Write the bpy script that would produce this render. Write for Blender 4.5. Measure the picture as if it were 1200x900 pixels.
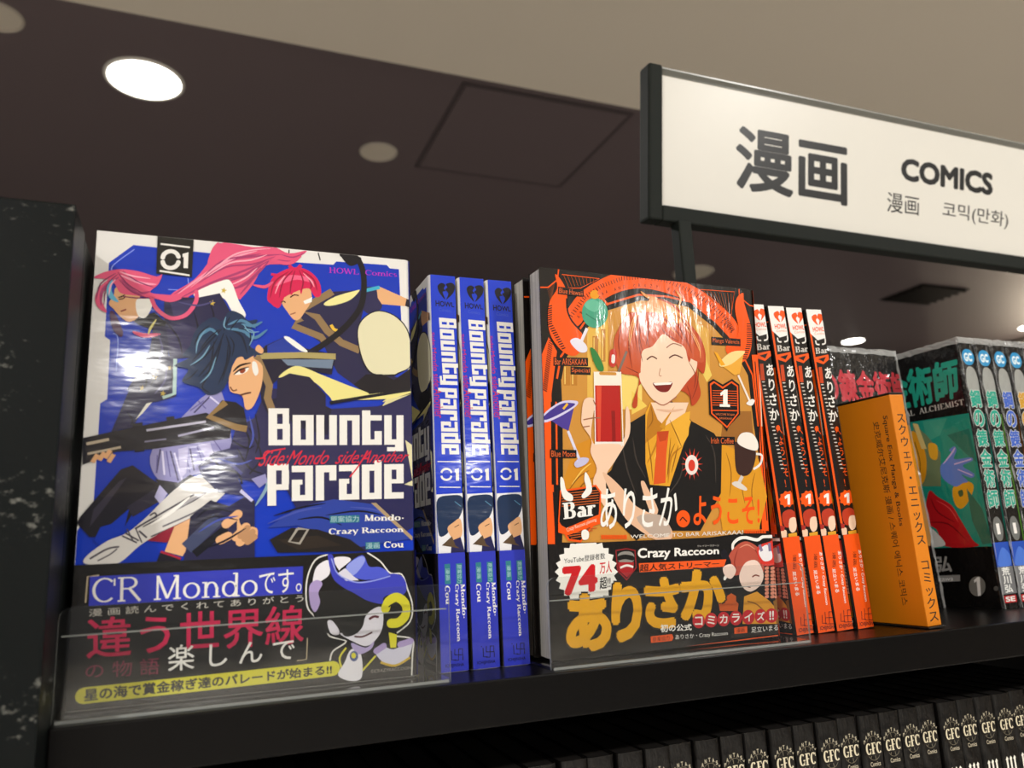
import bpy, bmesh, math, json, random
from mathutils import Matrix, Vector

for ob in list(bpy.data.objects):
    bpy.data.objects.remove(ob)
scene = bpy.context.scene
COL = scene.collection

# ------------------------------------------------------------------ camera
cam_data = bpy.data.cameras.new('camera')
cam = bpy.data.objects.new('camera', cam_data)
COL.objects.link(cam)
scene.camera = cam
cam_data.sensor_fit = 'HORIZONTAL'
cam_data.sensor_width = 36.0
cam_data.lens = 922.77 / 1200 * 36
cam_data.clip_start = 0.01
cam_data.clip_end = 60
CAM_AT = Vector((0.0393, -0.3352, 0.0534))
yaw, pitch, roll = math.radians(22.268), math.radians(11.532), math.radians(-2.483)
fwd = Vector((math.sin(yaw) * math.cos(pitch), math.cos(yaw) * math.cos(pitch), math.sin(pitch)))
rgt = Vector((math.cos(yaw), -math.sin(yaw), 0))
upv = rgt.cross(fwd)
r2 = math.cos(roll) * rgt + math.sin(roll) * upv
u2 = -math.sin(roll) * rgt + math.cos(roll) * upv
cam.matrix_world = Matrix(((r2.x, u2.x, -fwd.x, CAM_AT.x), (r2.y, u2.y, -fwd.y, CAM_AT.y), (r2.z, u2.z, -fwd.z, CAM_AT.z), (0, 0, 0, 1)))
cam_data.dof.use_dof = True
cam_data.dof.focus_distance = 0.40
cam_data.dof.aperture_fstop = 12

# ------------------------------------------------------------------ world and exposure
world = bpy.data.worlds.new('store_light')
scene.world = world
world.use_nodes = True
world.node_tree.nodes['Background'].inputs[0].default_value = (1.0, 0.98, 0.94, 1)
world.node_tree.nodes['Background'].inputs[1].default_value = 0.22
vs = scene.view_settings
vs.view_transform = 'Standard'
vs.look = 'None'
vs.exposure = -0.2
vs.gamma = 1.0
vs.use_curve_mapping = False
CEIL = 1.2           # ceiling above the shelf top
SOFFIT = 1.15
FLOOR = -1.45
LAMP_W = 52.0        # watts of each lit downlight
GLOW = 14.0

# ------------------------------------------------------------------ materials
def lin(h):
    h = h.lstrip('#')
    if len(h) == 3:
        h = ''.join(ch * 2 for ch in h)
    v = [int(h[i:i + 2], 16) / 255 for i in (0, 2, 4)]
    return tuple(x / 12.92 if x <= 0.04045 else ((x + 0.055) / 1.055) ** 2.4 for x in v) + (1,)

MATS = {}
# finish: roughness, coat weight, coat roughness, bump scale (x,y,z), bump strength
FIN = {
    'gloss': (0.45, 1.0, 0.09, (16, 16, 46), 0.09),
    'band': (0.40, 1.0, 0.16, (30, 30, 70), 0.10),
    'wrap': (0.45, 1.0, 0.10, (90, 90, 55), 0.07),
    'crinkle': (0.5, 0.6, 0.13, (110, 110, 60), 0.4),
    'plain': (0.55, 0.25, 0.3, (60, 60, 60), 0.03),
    'matte': (0.7, 0.0, 0.3, (80, 80, 80), 0.05),
    'foil': (0.5, 1.0, 0.12, (120, 120, 70), 0.6),
    'ceiling': (0.4, 0.5, 0.22, (30, 30, 30), 0.02),
    'paint': (0.42, 0.3, 0.25, (50, 50, 50), 0.05),
}

def mat(hexcol, fin='plain'):
    key = (hexcol, fin)
    if key in MATS:
        return MATS[key]
    m = bpy.data.materials.new('%s_%s' % (fin, hexcol.lstrip('#')))
    m.use_nodes = True
    nt = m.node_tree
    b = nt.nodes['Principled BSDF']
    rough, coat, cr, sc, st = FIN[fin]
    b.inputs['Base Color'].default_value = lin(hexcol)
    b.inputs['Roughness'].default_value = rough
    b.inputs['Coat Weight'].default_value = coat
    b.inputs['Coat Roughness'].default_value = cr
    b.inputs['Specular IOR Level'].default_value = 0.08 if coat > .5 else 0.25
    tc = nt.nodes.new('ShaderNodeTexCoord')
    mp = nt.nodes.new('ShaderNodeMapping')
    mp.inputs['Scale'].default_value = sc
    if fin == 'wrap':
        mp.inputs['Rotation'].default_value = (0, math.radians(35), 0)
        mp.inputs['Scale'].default_value = (160, 60, 30)
    nz = nt.nodes.new('ShaderNodeTexNoise')
    nz.inputs['Scale'].default_value = 1.0
    nz.inputs['Detail'].default_value = 4.0
    bp = nt.nodes.new('ShaderNodeBump')
    bp.inputs['Strength'].default_value = st
    bp.inputs['Distance'].default_value = 0.004
    nt.links.new(tc.outputs['Object'], mp.inputs['Vector'])
    nt.links.new(mp.outputs[0], nz.inputs['Vector'])
    nt.links.new(nz.outputs['Fac'], bp.inputs['Height'])
    nt.links.new(bp.outputs[0], b.inputs['Coat Normal' if coat > 0.5 else 'Normal'])
    MATS[key] = m
    return m

def pages_mat(dark=False):
    key = 'pages_dark' if dark else 'pages'
    if key in MATS:
        return MATS[key]
    m = bpy.data.materials.new('page_block')
    m.use_nodes = True
    nt = m.node_tree
    b = nt.nodes['Principled BSDF']
    b.inputs['Roughness'].default_value = 0.5
    b.inputs['Coat Weight'].default_value = 0.5
    b.inputs['Coat Roughness'].default_value = 0.15
    tc = nt.nodes.new('ShaderNodeTexCoord')
    mp = nt.nodes.new('ShaderNodeMapping')
    mp.inputs['Scale'].default_value = (2, 1500, 2)
    nz = nt.nodes.new('ShaderNodeTexNoise')
    nz.inputs['Detail'].default_value = 3
    nz.inputs['Scale'].default_value = 1
    rp = nt.nodes.new('ShaderNodeValToRGB')
    rp.color_ramp.elements[0].position = 0.3
    rp.color_ramp.elements[0].color = lin('#14110f' if dark else '#8a8783')
    rp.color_ramp.elements[1].position = 0.7
    rp.color_ramp.elements[1].color = lin('#1d1916' if dark else '#cfcbc4')
    nt.links.new(tc.outputs['Object'], mp.inputs['Vector'])
    nt.links.new(mp.outputs[0], nz.inputs['Vector'])
    nt.links.new(nz.outputs['Fac'], rp.inputs[0])
    nt.links.new(rp.outputs[0], b.inputs['Base Color'])
    MATS[key] = m
    return m

def clear_mat():
    # thin clear sheet: see-through with a fresnel sheen
    if 'clear' in MATS:
        return MATS['clear']
    m = bpy.data.materials.new('clear_acrylic')
    m.use_nodes = True
    nt = m.node_tree
    nt.nodes.clear()
    out = nt.nodes.new('ShaderNodeOutputMaterial')
    mx = nt.nodes.new('ShaderNodeMixShader')
    tr = nt.nodes.new('ShaderNodeBsdfTransparent')
    tr.inputs[0].default_value = (0.95, 0.955, 0.95, 1)
    gl = nt.nodes.new('ShaderNodeBsdfGlossy')
    gl.inputs['Roughness'].default_value = 0.06
    gl.inputs['Color'].default_value = (1, 1, 1, 1)
    fr = nt.nodes.new('ShaderNodeFresnel')
    fr.inputs['IOR'].default_value = 1.45
    tc = nt.nodes.new('ShaderNodeTexCoord')
    nz = nt.nodes.new('ShaderNodeTexNoise')
    nz.inputs['Scale'].default_value = 25
    bp = nt.nodes.new('ShaderNodeBump')
    bp.inputs['Strength'].default_value = 0.08
    bp.inputs['Distance'].default_value = 0.004
    nt.links.new(tc.outputs['Object'], nz.inputs['Vector'])
    nt.links.new(nz.outputs['Fac'], bp.inputs['Height'])
    nt.links.new(bp.outputs[0], gl.inputs['Normal'])
    geo = nt.nodes.new('ShaderNodeNewGeometry')
    mr = nt.nodes.new('ShaderNodeMapRange')
    mr.inputs['To Min'].default_value = 1.45
    mr.inputs['To Max'].default_value = 1 / 1.45
    nt.links.new(geo.outputs['Backfacing'], mr.inputs['Value'])
    nt.links.new(mr.outputs[0], fr.inputs['IOR'])
    nt.links.new(fr.outputs[0], mx.inputs[0])
    nt.links.new(tr.outputs[0], mx.inputs[1])
    nt.links.new(gl.outputs[0], mx.inputs[2])
    nt.links.new(mx.outputs[0], out.inputs[0])
    MATS['clear'] = m
    return m

def edge_mat():
    # polished cut edge of the clear sheet
    if 'edge' in MATS:
        return MATS['edge']
    m = bpy.data.materials.new('clear_acrylic_edge')
    m.use_nodes = True
    b = m.node_tree.nodes['Principled BSDF']
    b.inputs['Base Color'].default_value = lin('#a9aca8')
    b.inputs['Roughness'].default_value = 0.25
    b.inputs['Alpha'].default_value = 0.6
    MATS['edge'] = m
    return m

def emit_mat(name, col, s):
    m = bpy.data.materials.new(name)
    m.use_nodes = True
    b = m.node_tree.nodes['Principled BSDF']
    b.inputs['Base Color'].default_value = col
    b.inputs['Emission Color'].default_value = col
    b.inputs['Emission Strength'].default_value = s
    return m

def scuffed_mat(name, base, scuff, amount, rough=0.38, scale=(14, 14, 30)):
    m = bpy.data.materials.new(name)
    m.use_nodes = True
    nt = m.node_tree
    b = nt.nodes['Principled BSDF']
    tc = nt.nodes.new('ShaderNodeTexCoord')
    mp = nt.nodes.new('ShaderNodeMapping')
    mp.inputs['Scale'].default_value = scale
    mp.inputs['Rotation'].default_value = (0, math.radians(32), 0)
    big = nt.nodes.new('ShaderNodeTexNoise')
    big.inputs['Scale'].default_value = 1.0
    big.inputs['Detail'].default_value = 2
    fine = nt.nodes.new('ShaderNodeTexNoise')
    fine.inputs['Scale'].default_value = 16
    fine.inputs['Detail'].default_value = 6
    fine.inputs['Roughness'].default_value = 0.7
    mul = nt.nodes.new('ShaderNodeMath')
    mul.operation = 'MULTIPLY'
    rp = nt.nodes.new('ShaderNodeValToRGB')
    rp.color_ramp.elements[0].position = 0.36 - amount
    rp.color_ramp.elements[0].color = lin(base)
    rp.color_ramp.elements[1].position = 0.47 - amount
    rp.color_ramp.elements[1].color = lin(scuff)
    nt.links.new(tc.outputs['Object'], mp.inputs['Vector'])
    nt.links.new(mp.outputs[0], big.inputs['Vector'])
    nt.links.new(mp.outputs[0], fine.inputs['Vector'])
    nt.links.new(big.outputs['Fac'], mul.inputs[0])
    nt.links.new(fine.outputs['Fac'], mul.inputs[1])
    nt.links.new(mul.outputs[0], rp.inputs[0])
    nt.links.new(rp.outputs[0], b.inputs['Base Color'])
    b.inputs['Roughness'].default_value = rough
    b.inputs['Specular IOR Level'].default_value = 0.14
    bp = nt.nodes.new('ShaderNodeBump')
    bp.inputs['Strength'].default_value = 0.12
    bp.inputs['Distance'].default_value = 0.001
    nt.links.new(fine.outputs['Fac'], bp.inputs['Height'])
    nt.links.new(bp.outputs[0], b.inputs['Normal'])
    return m

# ------------------------------------------------------------------ object helpers
def tag(o, label=None, cat=None, group=None, kind=None):
    if label: o['label'] = label
    if cat: o['category'] = cat
    if group: o['group'] = group
    if kind: o['kind'] = kind
    return o

def empty(name, loc=(0, 0, 0), rot=(0, 0, 0)):
    o = bpy.data.objects.new(name, None)
    o.empty_display_size = 0.02
    COL.objects.link(o)
    o.location = loc
    o.rotation_euler = rot
    return o

class MB:
    """collects faces with materials and links them as one mesh object"""
    def __init__(self):
        self.v, self.f, self.m, self.mats = [], [], [], []
    def slot(self, m):
        if m not in self.mats:
            self.mats.append(m)
        return self.mats.index(m)
    def face(self, pts, m):
        n = len(self.v)
        self.v.extend(tuple(p) for p in pts)
        self.f.append(tuple(range(n, n + len(pts))))
        self.m.append(self.slot(m))
    def box(self, a, b, m, bev=0.0):
        bm = bmesh.new()
        bmesh.ops.create_cube(bm, size=1)
        for v in bm.verts:
            v.co = Vector([a[i] + (b[i] - a[i]) * (v.co[i] + 0.5) for i in range(3)])
        if bev:
            bmesh.ops.bevel(bm, geom=list(bm.edges), offset=bev, segments=2, affect='EDGES', profile=0.6)
        self.bm(bm, m)
    def bm(self, bm, m, mtx=None):
        n = len(self.v)
        bm.verts.ensure_lookup_table()
        bm.verts.index_update()
        self.v.extend(tuple(mtx @ v.co if mtx else v.co) for v in bm.verts)
        s = self.slot(m)
        for f in bm.faces:
            self.f.append(tuple(n + v.index for v in f.verts))
            self.m.append(s)
        bm.free()
    def prism(self, prof, z0, z1, m):
        # closed xy profile (counter-clockwise) extruded along z
        n = len(self.v)
        k = len(prof)
        self.v.extend((x, y, z0) for x, y in prof)
        self.v.extend((x, y, z1) for x, y in prof)
        s = self.slot(m)
        for i in range(k):
            j = (i + 1) % k
            self.f.append((n + i, n + j, n + k + j, n + k + i))
            self.m.append(s)
        self.f.append(tuple(n + k + i for i in range(k)))
        self.f.append(tuple(n + i for i in reversed(range(k))))
        self.m += [s, s]
    def lathe(self, prof, m, seg=48, closed=False):
        # (r, z) profile turned about z
        n = len(self.v)
        s = self.slot(m)
        k = len(prof)
        for i in range(seg):
            a = 2 * math.pi * i / seg
            self.v.extend((r * math.cos(a), r * math.sin(a), z) for r, z in prof)
        for i in range(seg):
            j = (i + 1) % seg
            for q in range(k - 1):
                self.f.append((n + i * k + q, n + j * k + q, n + j * k + q + 1, n + i * k + q + 1))
                self.m.append(s)
    def build(self, name, parent=None, smooth=False):
        me = bpy.data.meshes.new(name)
        me.from_pydata(self.v, [], self.f)
        for m in self.mats:
            me.materials.append(m)
        me.polygons.foreach_set('material_index', self.m)
        if smooth:
            me.polygons.foreach_set('use_smooth', [True] * len(me.polygons))
        me.update()
        o = bpy.data.objects.new(name, me)
        COL.objects.link(o)
        if parent:
            o.parent = parent
        return o

# ------------------------------------------------------------------ flat print: lettering and drawn shapes
TEXT_CACHE = {}
def text_faces(txt, bold):
    key = (txt, bold)
    if key in TEXT_CACHE:
        return TEXT_CACHE[key]
    cu = bpy.data.curves.new('lettering', 'FONT')
    cu.body = txt
    cu.resolution_u = 3
    o = bpy.data.objects.new('lettering', cu)
    COL.objects.link(o)
    bpy.context.view_layer.update()
    ev = o.evaluated_get(bpy.context.evaluated_depsgraph_get())
    me = ev.to_mesh()
    V = [(v.co.x, v.co.y) for v in me.vertices]
    P = me_polys = [[V[i] for i in p.vertices] for p in me.polygons]
    if abs(bold) > .004:
        n = 4 if bold < .015 else 8
        P = P + [[(x + abs(bold) * math.cos(2 * math.pi * (k + .5) / n), y + abs(bold) * math.sin(2 * math.pi * (k + .5) / n)) for x, y in f] for k in range(n) for f in P]
    ev.to_mesh_clear()
    bpy.data.objects.remove(o)
    bpy.data.curves.remove(cu)
    P = [(f, i // max(1, len(me_polys))) for i, f in enumerate(P)]
    TEXT_CACHE[key] = P
    return P

# pen-drawn serif letters: cap height 1, x-height .66, o = oval arc, s = stem, h = hairline, d = slanted stroke
SERIF = {
    'C': (.80, 'o .42 .5 .38 .5 45 315|s .74 .66 .95 0'), 'R': (.82, 's .16 0 1 1|o .42 .76 .24 .24 -90 90|h .16 .42 1|h .16 .42 .52|d .42 .52 .78 0'),
    'M': (1.0, 'h2 .16 0 .16 1|s .84 0 1 1|d .16 1 .5 .05|h2 .5 .05 .84 1|h .04 .28 0'), 'H': (.86, 's .18 0 1 1|s .68 0 1 1|h .18 .68 .52'),
    'O': (.86, 'o .43 .5 .38 .5 0 360'), 'W': (1.1, 'd .06 1 .34 0|h2 .34 0 .56 1|d .5 1 .78 0|h2 .78 0 1.04 1|h -.02 .16 1|h .94 1.12 1'), 'G': (.86, 'o .42 .5 .38 .5 45 315|s .72 0 .42 0|h .52 .88 .44'), 'L': (.72, 's .18 0 1 1|h .18 .66 0|s .66 0 .25 0'),
    'B': (.78, 's .16 0 1 1|o .42 .76 .22 .24 -90 90|o .42 .26 .28 .26 -90 90|h .16 .44 1|h .16 .44 .51|h .16 .44 0'),
    'F': (.68, 's .18 0 1 1|h .18 .62 1|h .18 .5 .52|s .62 .75 1 0'), 'U': (.84, 's .18 .3 1 1|o .42 .3 .25 .3 180 360|h2 .67 .3 .67 1|h .56 .78 1'), 'E': (.72, 's .18 0 1 1|h .18 .64 1|h .18 .5 .52|h .18 .66 0|s .64 .78 1 0|s .66 0 .24 0'),
    'T': (.76, 's .38 0 1 1|h .05 .71 1|s .05 .76 1 0|s .71 .76 1 0'), 'A': (.84, 'h2 .08 0 .4 1|d .4 1 .74 0|h .2 .58 .36|h 0 .18 0|h .6 .86 0'), 'I': (.4, 's .2 0 1 1'),
    'S': (.62, 'o .31 .74 .23 .25 40 270|o .31 .26 .25 .26 220 450'), '·': (.36, 'p .18 .36 .1'),
    'o': (.64, 'o .32 .33 .28 .33 0 360'), 'n': (.70, 's .16 0 .66 1|o .36 .42 .2 .24 0 180|s .56 0 .42 1'), 'd': (.68, 'o .30 .33 .26 .33 0 360|s .54 0 1 1'),
    'r': (.52, 's .16 0 .66 1|o .36 .46 .2 .2 40 180|p .46 .58 .07'), 'a': (.60, 'o .26 .18 .2 .18 0 360|s .46 0 .44 1|o .28 .44 .18 .22 0 160'), 'z': (.54, 'h .06 .48 .64|d .48 .64 .06 .02|h .06 .48 .02'),
    'y': (.62, 'd .08 .66 .34 0|h2 .56 .66 .24 -.28|h 0 .2 .66|h .44 .64 .66|p .2 -.26 .06'), 'c': (.56, 'o .30 .33 .26 .33 50 310|p .46 .56 .06'), 'u': (.70, 's .16 .22 .66 1|o .36 .22 .2 .22 180 360|s .56 0 .66 1'),
    'm': (1.04, 's .16 0 .66 1|o .35 .42 .19 .24 0 180|s .54 0 .42 1|o .73 .42 .19 .24 0 180|s .92 0 .42 1'), 'i': (.34, 's .17 0 .66 1|p .17 .88 .09'), 's': (.48, 'o .24 .49 .17 .17 40 270|o .24 .17 .19 .17 220 450'), ' ': (.34, ''),
}
def nib(path, thick, thin):
    L, Rr = [], []
    n = len(path)
    for i, (x, y) in enumerate(path):
        a = path[max(i - 1, 0)]
        b = path[min(i + 1, n - 1)]
        dx, dy = b[0] - a[0], b[1] - a[1]
        l = math.hypot(dx, dy) or 1
        w = (thin + (thick - thin) * abs(dy / l) ** 1.5) / 2
        L.append((x - dy / l * w, y + dx / l * w))
        Rr.append((x + dy / l * w, y - dx / l * w))
    return [[L[i], L[i + 1], Rr[i + 1], Rr[i]] for i in range(n - 1)]
def serif_faces(txt, thick):
    P = []
    x0 = 0.0
    thin = 0.045 + thick * 0.12
    rect = lambda a, b, c, d: [(a, b), (c, b), (c, d), (a, d)]
    for ch in txt:
        adv, spec = SERIF[ch]
        q = []
        for el in spec.split('|') if spec else []:
            k, *n = el.split()
            n = [float(t) for t in n]
            if k == 's':
                w = thick if n[3] else thin
                q.append(rect(n[0] - w / 2, n[1], n[0] + w / 2, n[2]))
                if n[3]:
                    q.append(rect(n[0] - thick * .5 - .08, n[1], n[0] + thick * .5 + .08, n[1] + thin))
                    if n[2] > .6:
                        q.append(rect(n[0] - thick * .5 - .08, n[2] - thin, n[0] + thick * .5, n[2]))
            elif k == 'h':
                q.append(rect(n[0], n[2] - thin / 2 if 0 < n[2] < 1 else n[2] - (thin if n[2] >= 1 else 0), n[1], n[2] + (thin / 2 if 0 < n[2] < 1 else (0 if n[2] >= 1 else thin))))
            elif k == 'h2':
                q += nib([(n[0], n[1]), (n[2], n[3])], thin * 1.3, thin)
            elif k == 'd':
                q += nib([(n[0], n[1]), (n[2], n[3])], thick, thick)
            elif k == 'p':
                q.append([(n[0] + n[2] * math.cos(a * .7854), n[1] + n[2] * math.sin(a * .7854)) for a in range(8)])
            elif k == 'o':
                a0, a1 = math.radians(n[4]), math.radians(n[5])
                st = max(6, int(abs(a1 - a0) / .25))
                rx, ry = n[2] - thick * .25, n[3] - thin * .5
                q += nib([(n[0] + rx * math.cos(a0 + (a1 - a0) * i / st), n[1] + ry * math.sin(a0 + (a1 - a0) * i / st)) for i in range(st + 1)], thick, thin)
        P += [[(x + x0, y) for x, y in f] for f in q]
        x0 += adv + thick * .25
    return P
BLOCK = {   # heavy slab letters with slit counters
    'B': [(0, 0, 40, 122), (40, 104, 96, 122), (66, 64, 96, 104), (40, 54, 100, 70), (66, 18, 100, 54), (40, 0, 100, 18)], 'o': [(0, 0, 38, 100), (63, 0, 100, 100), (38, 0, 63, 18), (38, 82, 63, 100)],
    'u': [(0, 0, 38, 100), (63, 0, 100, 100), (38, 0, 63, 18)], 'n': [(0, 0, 38, 100), (63, 0, 100, 100), (38, 82, 63, 100)], 't': [(0, 0, 42, 116), (42, 82, 100, 100), (42, 0, 100, 18), (63, 18, 100, 46)],
    'y': [(0, 0, 38, 100), (63, 0, 100, 100), (38, 0, 63, 18), (56, -22, 100, 0), (14, -22, 56, -8)], 'P': [(0, -12, 40, 106), (40, 88, 98, 106), (66, 48, 100, 88), (40, 32, 98, 48)], 'a': [(0, 82, 100, 100), (63, 0, 100, 82), (0, 0, 38, 60), (38, 0, 63, 16), (38, 46, 50, 60)],
    'r': [(0, 0, 40, 100), (40, 80, 100, 100), (66, 56, 100, 80)], 'd': [(0, 0, 38, 100), (63, 0, 100, 112), (38, 0, 63, 18), (38, 82, 63, 100)], 'e': [(0, 0, 38, 100), (38, 84, 100, 100), (63, 44, 100, 84), (38, 44, 63, 56), (38, 0, 100, 18)],
}
def block_faces(txt):
    P = []
    for i, ch in enumerate(txt):
        for a, b, c, d in BLOCK[ch]:
            ox = i * 113
            P.append([(a + ox, b), (c + ox, b), (c + ox, d), (a + ox, d)])
    return P

def catmull(P, closed, step=4):
    n = len(P)
    R = []
    rng = range(n) if closed else range(n - 1)
    for i in rng:
        g = (lambda k: P[k % n]) if closed else (lambda k: P[min(max(k, 0), n - 1)])
        a, b, c, d = g(i - 1), g(i), g(i + 1), g(i + 2)
        for s in range(step):
            t = s / step
            R.append(tuple(.5 * (2 * b[k] + (c[k] - a[k]) * t + (2 * a[k] - 5 * b[k] + 4 * c[k] - d[k]) * t * t + (3 * b[k] - a[k] - 3 * c[k] + d[k]) * t ** 3) for k in (0, 1)))
    if not closed:
        R.append(tuple(P[-1]))
    return R
def clip(poly, rect):
    x0, y0, x1, y1 = rect
    for ax, lim, sg in ((0, x0, 1), (0, x1, -1), (1, y0, 1), (1, y1, -1)):
        out = []
        for i, b in enumerate(poly):
            a = poly[i - 1]
            ia, ib = (a[ax] - lim) * sg >= 0, (b[ax] - lim) * sg >= 0
            if ia != ib:
                t = (lim - a[ax]) / (b[ax] - a[ax])
                out.append((a[0] + (b[0] - a[0]) * t, a[1] + (b[1] - a[1]) * t))
            if ib:
                out.append(b)
        poly = out
        if len(poly) < 3:
            return []
    return poly
LAYER = 9e-6
SUB = 6e-7
def print_on(mb, items, rect, frame, fin, start=1):
    """lay printed shapes (1/100 mm) on a face: frame = (origin, ex, ey, normal) in metres"""
    O, X, Y, N = (Vector(t) for t in frame)
    done = []
    for it in items:
        k, col = it[0], it[1]
        m = mat(col, fin)
        faces = []
        if k in 'FBSL':
            raw = it[-1] if k in 'FBL' else it[3]
            P = [(raw[i] / 100, raw[i + 1] / 100) for i in range(0, len(raw), 2)]
        if k == 'F':
            faces = [P]
        elif k == 'B':
            faces = [catmull(P, True)]
        elif k in 'SL':
            w = it[2] / 200
            path = catmull(P, False) if k == 'S' and len(P) > 2 else P
            n = len(path)
            Lf, Rf = [], []
            for i, (x, y) in enumerate(path):
                a, b = path[max(i - 1, 0)], path[min(i + 1, n - 1)]
                dx, dy = b[0] - a[0], b[1] - a[1]
                l = math.hypot(dx, dy) or 1
                ww = w * (math.sin(math.pi * min(max((i + .4) / (n - .2), 0), 1)) ** .7 if k == 'S' and it[4] else 1)
                Lf.append((x - dy / l * ww, y + dx / l * ww))
                Rf.append((x + dy / l * ww, y - dx / l * ww))
            faces = [[Lf[i], Lf[i + 1], Rf[i + 1], Rf[i]] for i in range(n - 1)]
            if k == 'S' and not it[4] and w > .7:
                for e in (path[0], path[-1]):
                    faces.append([(e[0] + w * math.cos(q * math.pi / 6), e[1] + w * math.sin(q * math.pi / 6)) for q in range(12)])
        else:
            src = text_faces(it[2], it[4]) if k in 'TU' else [(f, i % 12) for i, f in enumerate(serif_faces(it[2], it[4]) if k == 'Z' else block_faces(it[2]))]
            if not src:
                continue
            xs = [p[0] for f, _ in src for p in f]
            ys = [p[1] for f, _ in src for p in f]
            a0, a1, b0, b1 = min(xs), max(xs), min(ys), max(ys)
            if k == 'U':
                a0, a1, b0, b1 = 0.0, 1.0, -.12, .88
            q = [(it[3][i] / 100, it[3][i + 1] / 100) for i in range(0, 8, 2)]
            def put(p):
                s = (p[0] - a0) / (a1 - a0 or 1)
                t = (p[1] - b0) / (b1 - b0 or 1)
                return tuple(q[3][j] * (1 - s) * (1 - t) + q[2][j] * s * (1 - t) + q[1][j] * s * t + q[0][j] * (1 - s) * t for j in (0, 1))
            faces = [([put(p) for p in f], s_) for f, s_ in src]
        if k in 'FBSL':
            faces = [(f, i % 5) for i, f in enumerate(faces)]
        faces = [(clip(f, rect), s_) for f, s_ in faces]
        faces = [(f, s_) for f, s_ in faces if len(f) > 2]
        if not faces:
            continue
        bx = [p[0] for f, _ in faces for p in f]
        by = [p[1] for f, _ in faces for p in f]
        bb = (min(bx), min(by), max(bx), max(by))
        lvl = max([l + 1 for (c0, d0, c1, d1, l) in done if c0 < bb[2] and c1 > bb[0] and d0 < bb[3] and d1 > bb[1]] + [start])
        done.append(bb + (lvl,))
        for f, s_ in faces:
            A = sum(f[i - 1][0] * f[i][1] - f[i][0] * f[i - 1][1] for i in range(len(f)))
            if A < 0:
                f = f[::-1]
            mb.face([O + X * (p[0] / 1000) + Y * (p[1] / 1000) + N * (LAYER * lvl + SUB * s_) for p in f], m)

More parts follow.
